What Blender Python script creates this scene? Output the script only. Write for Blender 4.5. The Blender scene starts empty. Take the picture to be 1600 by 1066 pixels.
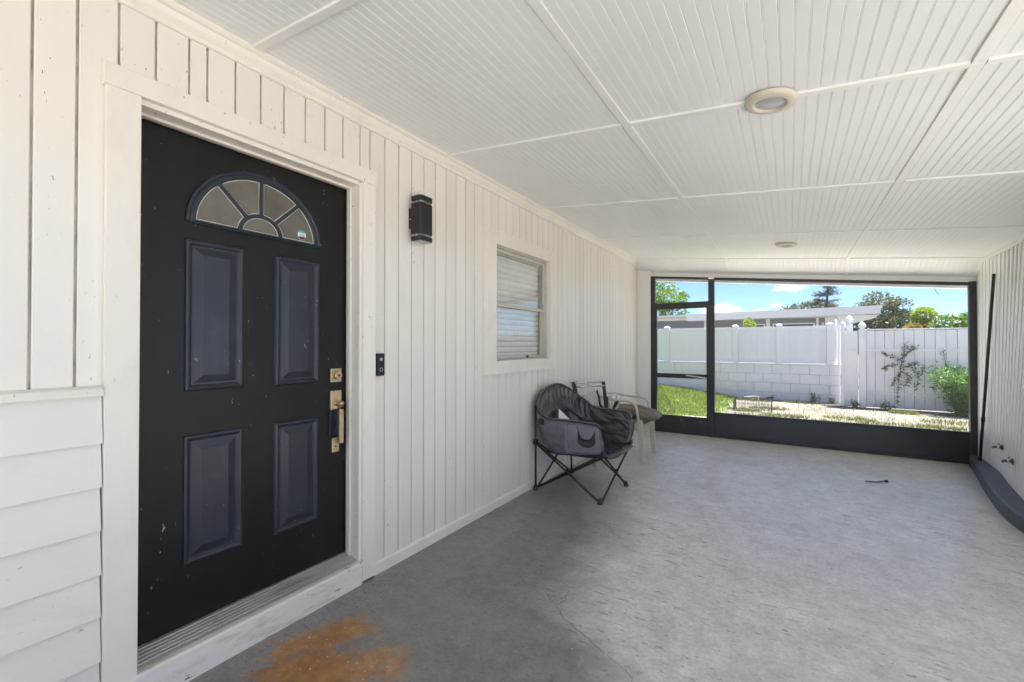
import bpy, bmesh, math, random
from mathutils import Vector, Matrix, noise as mnoise
R = math.radians
random.seed(7)
scene = bpy.context.scene
COL = scene.collection

# ------------------------------------------------------------------ camera
CX, CH, YAW, PITCH, FPX = 1.996, 1.3047, 0.5739, 0.009, 673.8
cam_data = bpy.data.cameras.new("camera")
cam_data.sensor_width = 36.0
cam_data.lens = FPX / 1600.0 * 36.0
cam_data.clip_start = 0.05
cam_data.clip_end = 2000.0
cam = bpy.data.objects.new("camera", cam_data)
COL.objects.link(cam)
cam.location = (CX, 0.0, CH)
cam.rotation_euler = (math.pi / 2 + PITCH, 0.0, YAW)
scene.camera = cam

# ------------------------------------------------------------------ world, sun, exposure
SUN_EL, SUN_AZ = 72.0, 40.0          # azimuth clockwise from +Y (north)
SKY_STRENGTH, SUN_STRENGTH, EXPOSURE = 0.05, 5.0, 2.86
world = bpy.data.worlds.new("World")
scene.world = world
world.use_nodes = True
wn, wl = world.node_tree.nodes, world.node_tree.links
wn.clear()
sky = wn.new("ShaderNodeTexSky")
sky.sky_type = 'NISHITA'
sky.sun_disc = False
sky.sun_elevation = R(SUN_EL)
sky.sun_rotation = R(SUN_AZ)
sky.air_density = 0.55
sky.dust_density = 0.0
sky.ozone_density = 6.0
tc = wn.new("ShaderNodeTexCoord")
mp = wn.new("ShaderNodeMapping")
mp.inputs['Scale'].default_value = (1.0, 1.0, 2.6)
mp.inputs['Location'].default_value = (0.35, 0.12, 0.0)
wl.new(tc.outputs['Generated'], mp.inputs['Vector'])
cn = wn.new("ShaderNodeTexNoise")
cn.inputs['Scale'].default_value = 7.0
cn.inputs['Detail'].default_value = 7.0
cn.inputs['Roughness'].default_value = 0.52
wl.new(mp.outputs['Vector'], cn.inputs['Vector'])
cr = wn.new("ShaderNodeValToRGB")
cr.color_ramp.elements[0].position = 0.55
cr.color_ramp.elements[1].position = 0.63
cr.color_ramp.interpolation = 'EASE'
wl.new(cn.outputs['Fac'], cr.inputs['Fac'])
mxw = wn.new("ShaderNodeMixRGB")
mxw.inputs['Color2'].default_value = (6.8, 6.9, 7.2, 1)
wl.new(cr.outputs['Color'], mxw.inputs['Fac'])
wl.new(sky.outputs['Color'], mxw.inputs['Color1'])
bg = wn.new("ShaderNodeBackground")
bg.inputs['Strength'].default_value = SKY_STRENGTH
wl.new(mxw.outputs['Color'], bg.inputs['Color'])
wo = wn.new("ShaderNodeOutputWorld")
wl.new(bg.outputs['Background'], wo.inputs['Surface'])

sun_data = bpy.data.lights.new("sun", 'SUN')
sun_data.energy = SUN_STRENGTH
sun_data.angle = R(0.55)
sun_data.color = (1.0, 0.955, 0.88)
sun = bpy.data.objects.new("sun", sun_data)
COL.objects.link(sun)
to_sun = Vector((math.sin(R(SUN_AZ)) * math.cos(R(SUN_EL)), math.cos(R(SUN_AZ)) * math.cos(R(SUN_EL)), math.sin(R(SUN_EL))))
sun.rotation_euler = to_sun.to_track_quat('Z', 'Y').to_euler()
sun.location = to_sun * 30

vs = scene.view_settings
vs.view_transform = 'Standard'
vs.look = 'None'
vs.exposure = EXPOSURE
vs.gamma = 1.0
vs.use_curve_mapping = False
scene.cycles.max_bounces = 14
scene.cycles.diffuse_bounces = 9
scene.cycles.glossy_bounces = 5
scene.cycles.transparent_max_bounces = 16
scene.cycles.transmission_bounces = 6
scene.cycles.caustics_reflective = False
scene.cycles.caustics_refractive = False
scene.cycles.use_denoising = True
scene.cycles.sample_clamp_indirect = 8.0

# ------------------------------------------------------------------ materials
def srgb(r, g, b):
    f = lambda c: (c / 255 / 12.92) if c / 255 <= 0.04045 else ((c / 255 + 0.055) / 1.055) ** 2.4
    return (f(r), f(g), f(b))

def base_mat(name):
    m = bpy.data.materials.new(name)
    m.use_nodes = True
    nt = m.node_tree
    return m, nt.nodes, nt.links, nt.nodes["Principled BSDF"]

def ramp(n, p0, c0, p1, c1):
    r = n.new("ShaderNodeValToRGB")
    e = r.color_ramp.elements
    e[0].position, e[1].position = p0, p1
    e[0].color = (*c0, 1) if len(c0) == 3 else c0
    e[1].color = (*c1, 1) if len(c1) == 3 else c1
    return r

def noise_tex(n, l, vec, scale, detail=4, rough=0.5, dist=0.0):
    t = n.new("ShaderNodeTexNoise")
    t.inputs['Scale'].default_value = scale
    t.inputs['Detail'].default_value = detail
    t.inputs['Roughness'].default_value = rough
    t.inputs['Distortion'].default_value = dist
    l.new(vec, t.inputs['Vector'])
    return t

def mapped(n, l, src, scale=(1, 1, 1), loc=(0, 0, 0)):
    m = n.new("ShaderNodeMapping")
    m.inputs['Scale'].default_value = scale
    m.inputs['Location'].default_value = loc
    l.new(src, m.inputs['Vector'])
    return m.outputs['Vector']

def mixc(n, l, fac, c1, c2, blend='MIX'):
    m = n.new("ShaderNodeMixRGB")
    m.blend_type = blend
    for sock, v in ((m.inputs['Fac'], fac), (m.inputs['Color1'], c1), (m.inputs['Color2'], c2)):
        if isinstance(v, (int, float)): sock.default_value = v
        elif isinstance(v, tuple): sock.default_value = (*v, 1) if len(v) == 3 else v
        else: l.new(v, sock)
    return m.outputs['Color']

def bump(n, l, b, height, strength, dist=0.01):
    bn = n.new("ShaderNodeBump")
    bn.inputs['Strength'].default_value = strength
    bn.inputs['Distance'].default_value = dist
    l.new(height, bn.inputs['Height'])
    l.new(bn.outputs['Normal'], b.inputs['Normal'])

def painted(name, col, rough=0.5, var=0.06, scale=3.0, dirt=None, dirt_amt=0.25, specks=None, spec_thr=0.70,
            spec_scale=60, grain=(1, 1, 1), bump_s=0.08, rand=0.05, metallic=0.0, spec=0.5, bump_scale=90):
    """paint / plastic / metal: large tonal drift, soft grime, chips, fine relief, slight per-piece change"""
    m, n, l, b = base_mat(name)
    geo = n.new("ShaderNodeNewGeometry")
    oi = n.new("ShaderNodeObjectInfo")
    pos = geo.outputs['Position']
    off = n.new("ShaderNodeVectorMath"); off.operation = 'SCALE'
    comb = n.new("ShaderNodeCombineXYZ")
    for k in range(3): l.new(oi.outputs['Random'], comb.inputs[k])
    l.new(comb.outputs[0], off.inputs[0]); off.inputs['Scale'].default_value = 13.0
    add = n.new("ShaderNodeVectorMath"); add.operation = 'ADD'
    l.new(pos, add.inputs[0]); l.new(off.outputs[0], add.inputs[1])
    vec = mapped(n, l, add.outputs[0], grain)
    n1 = noise_tex(n, l, vec, scale, 5, 0.6)
    dark = tuple(c * (1 - var) for c in col); lite = tuple(min(1, c * (1 + var)) for c in col)
    r1 = ramp(n, 0.35, dark, 0.65, lite); l.new(n1.outputs['Fac'], r1.inputs['Fac'])
    c = r1.outputs['Color']
    if dirt:
        n2 = noise_tex(n, l, vec, scale * 2.3, 8, 0.68, 0.4)
        r2 = ramp(n, 0.52, (0, 0, 0), 0.78, (dirt_amt,) * 3); l.new(n2.outputs['Fac'], r2.inputs['Fac'])
        c = mixc(n, l, r2.outputs['Color'], c, dirt)
    if specks:
        n3 = noise_tex(n, l, vec, spec_scale, 3, 0.55)
        r3 = ramp(n, spec_thr, (0, 0, 0), spec_thr + 0.03, (1, 1, 1)); l.new(n3.outputs['Fac'], r3.inputs['Fac'])
        n4 = noise_tex(n, l, vec, scale * 1.7, 2)
        r4 = ramp(n, 0.45, (0, 0, 0), 0.62, (1, 1, 1)); l.new(n4.outputs['Fac'], r4.inputs['Fac'])
        c = mixc(n, l, mixc(n, l, 1.0, r3.outputs['Color'], r4.outputs['Color'], 'MULTIPLY'), c, specks)
    hs = n.new("ShaderNodeHueSaturation")
    mr = n.new("ShaderNodeMapRange")
    mr.inputs['To Min'].default_value = 1 - rand; mr.inputs['To Max'].default_value = 1 + rand * 0.6
    l.new(oi.outputs['Random'], mr.inputs['Value']); l.new(mr.outputs[0], hs.inputs['Value'])
    l.new(c, hs.inputs['Color'])
    l.new(hs.outputs['Color'], b.inputs['Base Color'])
    rr = n.new("ShaderNodeMapRange")
    rr.inputs['To Min'].default_value = max(0.02, rough - 0.08); rr.inputs['To Max'].default_value = min(1, rough + 0.1)
    l.new(n1.outputs['Fac'], rr.inputs['Value']); l.new(rr.outputs[0], b.inputs['Roughness'])
    b.inputs['Metallic'].default_value = metallic
    b.inputs['Specular IOR Level'].default_value = spec
    if bump_s > 0:
        n5 = noise_tex(n, l, vec, bump_scale, 4, 0.6)
        bump(n, l, b, n5.outputs['Fac'], bump_s, 0.004)
    return m

WALLC = (0.80, 0.765, 0.70)
M = {}
M['wall'] = painted('wall paint', WALLC, 0.34, 0.025, 1.6, (0.52, 0.46, 0.37), 0.16, (0.20, 0.16, 0.11), 0.695, 95, (1, 1, 0.35), 0.10, 0.03)
M['wall_gap'] = painted('seam grime', (0.50, 0.46, 0.40), 0.8, 0.25, 9, (0.10, 0.08, 0.06), 0.8, grain=(1, 1, .5))
M['siding'] = painted('lap siding paint', (0.80, 0.765, 0.70), 0.42, 0.03, 2.0, (0.45, 0.40, 0.32), 0.22, (0.30, 0.25, 0.18), 0.70, 80, (1, .4, 1), 0.12, 0.03)
M['trim'] = painted('trim paint', (0.82, 0.775, 0.70), 0.4, 0.03, 1.8, (0.46, 0.40, 0.31), 0.25, (0.20, 0.15, 0.10), 0.685, 70, (1, 1, .5), 0.10, 0.03)
M['sill'] = painted('worn sill paint', (0.80, 0.77, 0.71), 0.5, 0.05, 5.0, (0.34, 0.25, 0.15), 0.75, (0.14, 0.10, 0.07), 0.63, 55, (1, .35, 1.6), 0.25, 0.02)
M['ceiling'] = painted('ceiling paint', (0.77, 0.775, 0.77), 0.36, 0.02, 0.8, (0.55, 0.53, 0.48), 0.12, None, bump_s=0.05, rand=0.015)
M['batten'] = painted('batten paint', (0.80, 0.79, 0.765), 0.42, 0.03, 2, (0.45, 0.41, 0.34), 0.2, bump_s=0.06, rand=0.02)
M['rwall'] = painted('right wall paint', (0.80, 0.79, 0.775), 0.38, 0.025, 1.8, (0.5, 0.46, 0.4), 0.15, (0.3, 0.26, 0.2), 0.74, 80, (1, 1, .4), 0.08, 0.03)
M['alu'] = painted('threshold aluminium', (0.46, 0.44, 0.40), 0.42, 0.2, 6, (0.14, 0.11, 0.07), 0.8, metallic=0.35, grain=(1, .3, 1), bump_s=0.15)
M['door'] = painted('door black paint', (0.0060, 0.0056, 0.0050), 0.42, 0.3, 2.5, (0.016, 0.0155, 0.0145), 0.5, (0.34, 0.33, 0.31), 0.695, 48, (1, 1.2, .6), 0.12, 0.0, spec=0.32)
M['door_panel'] = painted('door panel slate paint', (0.0145, 0.0200, 0.030), 0.36, 0.2, 3.5, (0.05, 0.06, 0.075), 0.5, (0.36, 0.36, 0.36), 0.70, 60, (1, 1, .7), 0.10, 0.0)
M['brass'] = painted('satin brass', (0.60, 0.47, 0.30), 0.36, 0.10, 20, (0.3, 0.22, 0.12), 0.4, metallic=0.9, bump_s=0.05)
M['dark_handle'] = painted('navy grip', (0.010, 0.013, 0.024), 0.4, 0.2, 12, bump_s=0.05)
M['black_metal'] = painted('lamp black', (0.012, 0.012, 0.012), 0.55, 0.2, 20, (0.05, 0.05, 0.045), 0.4, bump_s=0.15, bump_scale=300)
M['black_plastic'] = painted('black plastic', (0.014, 0.014, 0.015), 0.35, 0.2, 30, (0.05, 0.05, 0.05), 0.3, bump_s=0.04)
M['frame'] = painted('screen frame bronze', (0.022, 0.023, 0.023), 0.42, 0.2, 4, (0.075, 0.07, 0.06), 0.45, (0.3, 0.3, 0.28), 0.76, 60, bump_s=0.06, rand=0.05)
M['kick'] = painted('kick panel', (0.030, 0.031, 0.034), 0.30, 0.12, 2, (0.07, 0.07, 0.07), 0.4, (0.25, 0.2, 0.15), 0.77, 50, bump_s=0.10, bump_scale=25)
M['door_kick'] = painted('weathered door kick plate', (0.032, 0.034, 0.032), 0.45, 0.2, 4, (0.09, 0.10, 0.09), 0.5, (0.45, 0.42, 0.20), 0.66, 28, bump_s=0.08)
M['kerb'] = painted('kerb blue grey paint', (0.055, 0.067, 0.078), 0.45, 0.15, 3, (0.05, 0.05, 0.05), 0.5, (0.4, 0.4, 0.38), 0.75, 40, bump_s=0.25, bump_scale=40)
M['lamp_trim'] = painted('cream lamp trim', (0.58, 0.53, 0.43), 0.42, 0.05, 12, (0.35, 0.25, 0.12), 0.35, bump_s=0.03)
M['lamp_lens'] = painted('frosted lamp lens', (0.40, 0.39, 0.43), 0.25, 0.05, 8, bump_s=0.0)
M['window_frame'] = painted('window frame', (0.58, 0.55, 0.48), 0.45, 0.08, 6, (0.2, 0.17, 0.12), 0.5, bump_s=0.06)
M['blind'] = painted('blind slat', (0.86, 0.86, 0.83), 0.5, 0.04, 8, (0.5, 0.5, 0.42), 0.25, bump_s=0.03, rand=0.05)
M['room'] = painted('room plaster', (0.42, 0.39, 0.33), 0.8, 0.05, 2)
M['fan_glass'] = painted('fanlight glass', (0.12, 0.107, 0.082), 0.10, 0.25, 4, (0.19, 0.17, 0.135), 0.5, bump_s=0.0, spec=0.9)
M['bead'] = painted('white glazing bead', (0.62, 0.61, 0.58), 0.4, 0.05, 20)
M['sticker_teal'] = painted('teal print', (0.05, 0.33, 0.38), 0.4, 0.03, 20, bump_s=0)
M['sticker_white'] = painted('white print', (0.78, 0.78, 0.76), 0.4, 0.03, 20, bump_s=0)
M['sticker_black'] = painted('black print', (0.015, 0.017, 0.02), 0.4, 0.03, 20, bump_s=0)
M['silver'] = painted('silver tube', (0.62, 0.62, 0.60), 0.28, 0.1, 12, (0.25, 0.24, 0.22), 0.4, metallic=0.9, bump_s=0.03)
M['grey_ring'] = painted('grey ring', (0.38, 0.39, 0.40), 0.3, 0.05, 12, bump_s=0)
M['taupe_plastic'] = painted('taupe resin', (0.56, 0.515, 0.43), 0.38, 0.05, 5, (0.25, 0.2, 0.14), 0.35, bump_s=0.05, rand=0.02)
M['vinyl'] = painted('white vinyl', (0.76, 0.765, 0.80), 0.45, 0.02, 1.0, (0.50, 0.50, 0.50), 0.12, bump_s=0.03, rand=0.02)
M['gate_wood'] = painted('white gate paint', (0.76, 0.76, 0.775), 0.55, 0.04, 2.5, (0.42, 0.40, 0.36), 0.3, (0.2, 0.18, 0.14), 0.73, 40, (1, 1, .4), 0.15, 0.04)
M['block'] = painted('painted block', (0.74, 0.745, 0.78), 0.7, 0.04, 2.5, (0.45, 0.43, 0.40), 0.25, bump_s=0.35, bump_scale=60, rand=0.03)
M['mortar'] = painted('mortar joint', (0.50, 0.50, 0.53), 0.85, 0.25, 3, (0.07, 0.07, 0.08), 0.95)
M['house_wall'] = painted('grey blue siding', (0.20, 0.22, 0.25), 0.6, 0.06, 1.0, grain=(1, 1, 6))
M['house_trim'] = painted('house white trim', (0.80, 0.79, 0.77), 0.5, 0.03, 1.5)
M['house_roof'] = painted('white roof', (0.70, 0.69, 0.66), 0.6, 0.08, 2)
M['house_glass'] = painted('dark window', (0.05, 0.055, 0.06), 0.1, 0.1, 2, bump_s=0)
M['pole'] = painted('black pole', (0.014, 0.014, 0.015), 0.35, 0.2, 8, (0.06, 0.06, 0.06), 0.3, bump_s=0.02)
M['wire'] = painted('dark wire', (0.05, 0.05, 0.052), 0.45, 0.2, 10, metallic=0.6, bump_s=0)
M['rusty'] = painted('weathered pipe', (0.15, 0.13, 0.11), 0.5, 0.3, 30, (0.22, 0.10, 0.04), 0.6, metallic=0.5)
M['paper'] = painted('white paper', (0.82, 0.82, 0.80), 0.7, 0.02, 5)
M['crack'] = painted('crack', (0.16, 0.155, 0.14), 0.9, 0.3, 20)
M['gutter'] = painted('gutter', (0.62, 0.63, 0.66), 0.4, 0.05, 2, (0.3, 0.3, 0.3), 0.3)
M['bark'] = painted('bark', (0.11, 0.085, 0.06), 0.9, 0.35, 6, (0.05, 0.045, 0.04), 0.6, grain=(1, 1, .3), bump_s=0.6, bump_scale=30)
M['twig'] = painted('twig', (0.14, 0.12, 0.07), 0.8, 0.3, 20)
M['roof_deck'] = painted('roof deck', (0.5, 0.5, 0.5), 0.7, 0.1, 1)

def fabric(name, col, col2, rough=0.75, scale=14, spec=0.35, weave=700):
    m, n, l, b = base_mat(name)
    geo = n.new("ShaderNodeNewGeometry")
    n1 = noise_tex(n, l, geo.outputs['Position'], scale, 5, 0.6, 0.5)
    r = ramp(n, 0.35, col, 0.7, col2); l.new(n1.outputs['Fac'], r.inputs['Fac'])
    l.new(r.outputs['Color'], b.inputs['Base Color'])
    b.inputs['Roughness'].default_value = rough
    b.inputs['Specular IOR Level'].default_value = spec
    n2 = noise_tex(n, l, geo.outputs['Position'], 38, 5, 0.6, 0.6)
    bump(n, l, b, n2.outputs['Fac'], 0.45, 0.012)
    return m
M['camp_grey'] = fabric('slate fabric', (0.10, 0.10, 0.112), (0.155, 0.155, 0.17), 0.6)
M['camp_dark'] = fabric('charcoal fabric', (0.032, 0.032, 0.031), (0.066, 0.065, 0.061), 0.36, spec=0.9)
M['camp_light'] = fabric('grey pocket fabric', (0.16, 0.16, 0.18), (0.21, 0.21, 0.23), 0.7)
M['navy'] = fabric('navy cloth', (0.008, 0.009, 0.018), (0.016, 0.018, 0.034), 0.85)
M['cushion'] = fabric('brown cushion', (0.15, 0.115, 0.085), (0.23, 0.19, 0.15), 0.55, 9, 0.5)
M['net'] = fabric('dark net', (0.035, 0.035, 0.037), (0.055, 0.055, 0.058), 0.8)
M['piping'] = fabric('black piping', (0.008, 0.008, 0.008), (0.016, 0.016, 0.016), 0.7)

def glass_mat(name, tint=(0.93, 0.96, 0.94), dust=0.06):
    m, n, l, b = base_mat(name)
    n.remove(b)
    tr = n.new("ShaderNodeBsdfTransparent"); tr.inputs['Color'].default_value = (*tint, 1)
    gl = n.new("ShaderNodeBsdfGlossy"); gl.inputs['Roughness'].default_value = 0.01
    g0 = n.new("ShaderNodeNewGeometry"); dt = n.new("ShaderNodeVectorMath"); dt.operation = 'DOT_PRODUCT'
    l.new(g0.outputs['Incoming'], dt.inputs[0]); l.new(g0.outputs['Normal'], dt.inputs[1])
    ab = n.new("ShaderNodeMath"); ab.operation = 'ABSOLUTE'; l.new(dt.outputs['Value'], ab.inputs[0])
    om = n.new("ShaderNodeMath"); om.operation = 'SUBTRACT'; om.inputs[0].default_value = 1.0; l.new(ab.outputs[0], om.inputs[1])
    pw = n.new("ShaderNodeMath"); pw.operation = 'POWER'; pw.inputs[1].default_value = 4.0; l.new(om.outputs[0], pw.inputs[0])
    fr = n.new("ShaderNodeMath"); fr.operation = 'MULTIPLY_ADD'; fr.inputs[1].default_value = 0.88; fr.inputs[2].default_value = 0.12; l.new(pw.outputs[0], fr.inputs[0])
    mx = n.new("ShaderNodeMixShader")
    l.new(fr.outputs[0], mx.inputs['Fac']); l.new(tr.outputs[0], mx.inputs[1]); l.new(gl.outputs[0], mx.inputs[2])
    df = n.new("ShaderNodeBsdfDiffuse"); df.inputs['Color'].default_value = (0.6, 0.62, 0.58, 1)
    geo = n.new("ShaderNodeNewGeometry")
    nt = noise_tex(n, l, geo.outputs['Position'], 6, 6, 0.65)
    rp = ramp(n, 0.35, (dust * .4,) * 3, 0.75, (dust * 2.2,) * 3); l.new(nt.outputs['Fac'], rp.inputs['Fac'])
    mx2 = n.new("ShaderNodeMixShader")
    l.new(rp.outputs['Color'], mx2.inputs['Fac']); l.new(mx.outputs[0], mx2.inputs[1]); l.new(df.outputs[0], mx2.inputs[2])
    l.new(mx2.outputs[0], n["Material Output"].inputs['Surface'])
    return m
M['glass'] = glass_mat('window glass', (0.94, 0.95, 0.94), 0.03)
M['clear_band'] = glass_mat('clear lamp band', (0.85, 0.86, 0.85), 0.25)

def screen_mat(name, through, fibre_haze=(0.03, 0.03, 0.03)):
    """woven insect screen: fibres cover part of every pixel at this distance"""
    m, n, l, b = base_mat(name)
    n.remove(b)
    tr = n.new("ShaderNodeBsdfTransparent")
    df = n.new("ShaderNodeBsdfDiffuse"); df.inputs['Color'].default_value = (*fibre_haze, 1)
    mx = n.new("ShaderNodeMixShader"); mx.inputs['Fac'].default_value = 1 - through
    l.new(tr.outputs[0], mx.inputs[1]); l.new(df.outputs[0], mx.inputs[2])
    l.new(mx.outputs[0], n["Material Output"].inputs['Surface'])
    return m
M['screen'] = screen_mat('insect screen', 0.66, (0.22, 0.22, 0.22))  # fibre grey lightened to paint a faint haze over the outside view
M['screen_loose'] = screen_mat('loose insect screen', 0.80, (0.12, 0.12, 0.11))

def foliage(name, c_dark, c_mid, c_lite, scale=1.2, trans=0.35):
    m, n, l, b = base_mat(name)
    geo = n.new("ShaderNodeNewGeometry")
    n1 = noise_tex(n, l, geo.outputs['Position'], scale, 3, 0.6)
    wn_ = n.new("ShaderNodeTexWhiteNoise")
    snap = n.new("ShaderNodeVectorMath"); snap.operation = 'SNAP'; snap.inputs[1].default_value = (.09, .09, .09)
    l.new(geo.outputs['Position'], snap.inputs[0]); l.new(snap.outputs[0], wn_.inputs['Vector'])
    ad = n.new("ShaderNodeMath"); ad.operation = 'MULTIPLY_ADD'; ad.inputs[1].default_value = 0.45
    l.new(wn_.outputs['Value'], ad.inputs[0]); 
    sc_ = n.new("ShaderNodeMath"); sc_.operation = 'MULTIPLY'; sc_.inputs[1].default_value = 0.6
    l.new(n1.outputs['Fac'], sc_.inputs[0]); l.new(sc_.outputs[0], ad.inputs[2])
    r = ramp(n, 0.2, c_dark, 0.85, c_lite); e = r.color_ramp.elements.new(0.5); e.color = (*c_mid, 1)
    l.new(ad.outputs[0], r.inputs['Fac'])
    l.new(r.outputs['Color'], b.inputs['Base Color'])
    b.inputs['Roughness'].default_value = 0.5
    tl = n.new("ShaderNodeBsdfTranslucent"); l.new(r.outputs['Color'], tl.inputs['Color'])
    mx = n.new("ShaderNodeMixShader"); mx.inputs['Fac'].default_value = trans
    l.new(b.outputs[0], mx.inputs[1]); l.new(tl.outputs[0], mx.inputs[2])
    l.new(mx.outputs[0], n["Material Output"].inputs['Surface'])
    return m
M['leaf_bright'] = foliage('bright leaves', (0.05, 0.11, 0.012), (0.12, 0.24, 0.03), (0.30, 0.40, 0.08), 1.6)
M['leaf_oak'] = foliage('olive leaves', (0.055, 0.072, 0.036), (0.105, 0.13, 0.065), (0.20, 0.22, 0.12), 0.9)
M['leaf_pine'] = foliage('pine needles', (0.032, 0.045, 0.028), (0.065, 0.08, 0.048), (0.13, 0.145, 0.08), 1.2)
M['leaf_lime'] = foliage('lime leaves', (0.12, 0.20, 0.015), (0.26, 0.36, 0.03), (0.42, 0.50, 0.08), 2)
M['leaf_gold'] = foliage('golden leaves', (0.13, 0.11, 0.02), (0.25, 0.21, 0.035), (0.38, 0.32, 0.08), 2)
M['leaf_hedge'] = foliage('hedge leaves', (0.05, 0.12, 0.02), (0.12, 0.24, 0.04), (0.24, 0.36, 0.09), 2)
M['petal'] = foliage('white petals', (0.6, 0.6, 0.55), (0.75, 0.75, 0.7), (0.85, 0.85, 0.82), 2)
M['leaf_shrub'] = foliage('shrub leaves', (0.035, 0.10, 0.02), (0.09, 0.21, 0.04), (0.20, 0.34, 0.08), 3)
M['leaf_vine'] = foliage('vine leaves', (0.05, 0.08, 0.04), (0.10, 0.15, 0.07), (0.18, 0.24, 0.12), 5)
M['grass'] = foliage('grass', (0.06, 0.11, 0.012), (0.13, 0.20, 0.02), (0.24, 0.28, 0.05), 1.5)
M['dry_grass'] = foliage('dry grass', (0.09, 0.11, 0.025), (0.16, 0.175, 0.045), (0.25, 0.245, 0.10), 2)

def floor_mat():
    m, n, l, b = base_mat('painted concrete floor')
    geo = n.new("ShaderNodeNewGeometry"); pos = geo.outputs['Position']
    at = n.new("ShaderNodeAttribute"); at.attribute_name = "stain_light"
    sep = n.new("ShaderNodeSeparateColor"); l.new(at.outputs['Color'], sep.inputs['Color'])
    rust_a, patch_a, worn_lit_a = sep.outputs[0], sep.outputs[1], sep.outputs[2]
    big = noise_tex(n, l, pos, 1.1, 6, 0.6, 0.3)
    mid = noise_tex(n, l, mapped(n, l, pos, (1.05, 0.95, 1)), 3.6, 14, 0.70, 0.25)
    fine = noise_tex(n, l, pos, 55, 6, 0.7)
    r1 = ramp(n, 0.3, (0.20, 0.203, 0.198), 0.72, (0.27, 0.272, 0.263)); l.new(big.outputs['Fac'], r1.inputs['Fac'])
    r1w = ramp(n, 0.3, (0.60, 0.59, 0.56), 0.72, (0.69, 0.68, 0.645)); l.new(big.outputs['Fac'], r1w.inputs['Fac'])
    c = mixc(n, l, worn_lit_a, r1.outputs['Color'], r1w.outputs['Color'])  # paler field carries both wear and painted light
    # grime drifts
    r2 = ramp(n, 0.50, (0, 0, 0), 0.68, (0.48,) * 3); l.new(mid.outputs['Fac'], r2.inputs['Fac'])
    c = mixc(n, l, r2.outputs['Color'], c, mixc(n, l, 1.0, c, (0.62, 0.62, 0.61), 'MULTIPLY'))
    rl = ramp(n, 0.33, (0.4,) * 3, 0.47, (0, 0, 0)); l.new(mid.outputs['Fac'], rl.inputs['Fac'])
    c = mixc(n, l, rl.outputs['Color'], c, mixc(n, l, 1.0, c, (1.35, 1.35, 1.34), 'MULTIPLY'))
    # short scuff strokes
    scf = noise_tex(n, l, mapped(n, l, pos, (0.55, 2.6, 1), (2, 5, 0)), 15, 5, 0.6, 0.2)
    gate_ = ramp(n, 0.47, (0, 0, 0), 0.6, (1, 1, 1)); l.new(big.outputs['Fac'], gate_.inputs['Fac'])
    rs = ramp(n, 0.575, (0, 0, 0), 0.66, (0.7,) * 3); l.new(scf.outputs['Fac'], rs.inputs['Fac'])
    c = mixc(n, l, mixc(n, l, 1.0, rs.outputs['Color'], gate_.outputs['Color'], 'MULTIPLY'), c, (0.12, 0.12, 0.115))
    # fine mottling
    r3 = ramp(n, 0.35, (0.78,) * 3, 0.66, (1.12,) * 3); l.new(fine.outputs['Fac'], r3.inputs['Fac'])
    c = mixc(n, l, 0.8, c, r3.outputs['Color'], 'MULTIPLY')
    m2 = noise_tex(n, l, pos, 13, 8, 0.72, 0.2)
    r3b = ramp(n, 0.38, (0.84,) * 3, 0.62, (1.06,) * 3); l.new(m2.outputs['Fac'], r3b.inputs['Fac'])
    c = mixc(n, l, 0.9, c, r3b.outputs['Color'], 'MULTIPLY')
    # dark pits and chips
    sp = noise_tex(n, l, mapped(n, l, pos, (.75, 1.6, 1), (3, 1, 0)), 26, 4, 0.62)
    r4 = ramp(n, 0.625, (0, 0, 0), 0.69, (0.75,) * 3); l.new(sp.outputs['Fac'], r4.inputs['Fac'])
    c = mixc(n, l, r4.outputs['Color'], c, (0.07, 0.068, 0.062))
    sp2 = noise_tex(n, l, mapped(n, l, pos, (1, 1.3, 1), (7, 2, 0)), 48, 3, 0.6)
    r5 = ramp(n, 0.675, (0, 0, 0), 0.71, (0.6,) * 3); l.new(sp2.outputs['Fac'], r5.inputs['Fac'])
    c = mixc(n, l, r5.outputs['Color'], c, (0.62, 0.62, 0.60))
    # rust-orange worn patch, broken up by noise
    rn = noise_tex(n, l, pos, 14, 14, 0.78, 0.0)
    sm = n.new("ShaderNodeMath"); sm.operation = 'MULTIPLY_ADD'; sm.inputs[1].default_value = 3.4; l.new(rn.outputs['Fac'], sm.inputs[0]); l.new(rust_a, sm.inputs[2])
    gt = n.new("ShaderNodeMath"); gt.operation = 'GREATER_THAN'; gt.inputs[1].default_value = 0.02; l.new(rust_a, gt.inputs[0])
    ml = n.new("ShaderNodeMath"); ml.operation = 'MULTIPLY'; l.new(sm.outputs[0], ml.inputs[0]); l.new(gt.outputs[0], ml.inputs[1])
    mrr = n.new("ShaderNodeMapRange"); mrr.inputs['From Min'].default_value = 1.98; mrr.inputs['From Max'].default_value = 2.36; mrr.inputs['To Max'].default_value = 0.9
    l.new(ml.outputs[0], mrr.inputs['Value'])
    rr = mrr
    rc = ramp(n, 0.35, (0.30, 0.135, 0.036), 0.65, (0.50, 0.25, 0.085)); l.new(noise_tex(n, l, pos, 16, 6, 0.65).outputs['Fac'], rc.inputs['Fac'])
    c = mixc(n, l, rr.outputs[0], c, rc.outputs['Color'])
    chips = noise_tex(n, l, pos, 62, 2, 0.5)
    r6 = ramp(n, 0.685, (0, 0, 0), 0.70, (1, 1, 1)); l.new(chips.outputs['Fac'], r6.inputs['Fac'])
    c = mixc(n, l, mixc(n, l, 1.0, r6.outputs['Color'], rust_a, 'MULTIPLY'), c, (0.7, 0.69, 0.66))
    l.new(c, b.inputs['Base Color'])
    # gloss: paint shines, skim-coat patch is dull
    mr = n.new("ShaderNodeMapRange"); mr.inputs['To Min'].default_value = 0.20; mr.inputs['To Max'].default_value = 0.46
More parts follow.
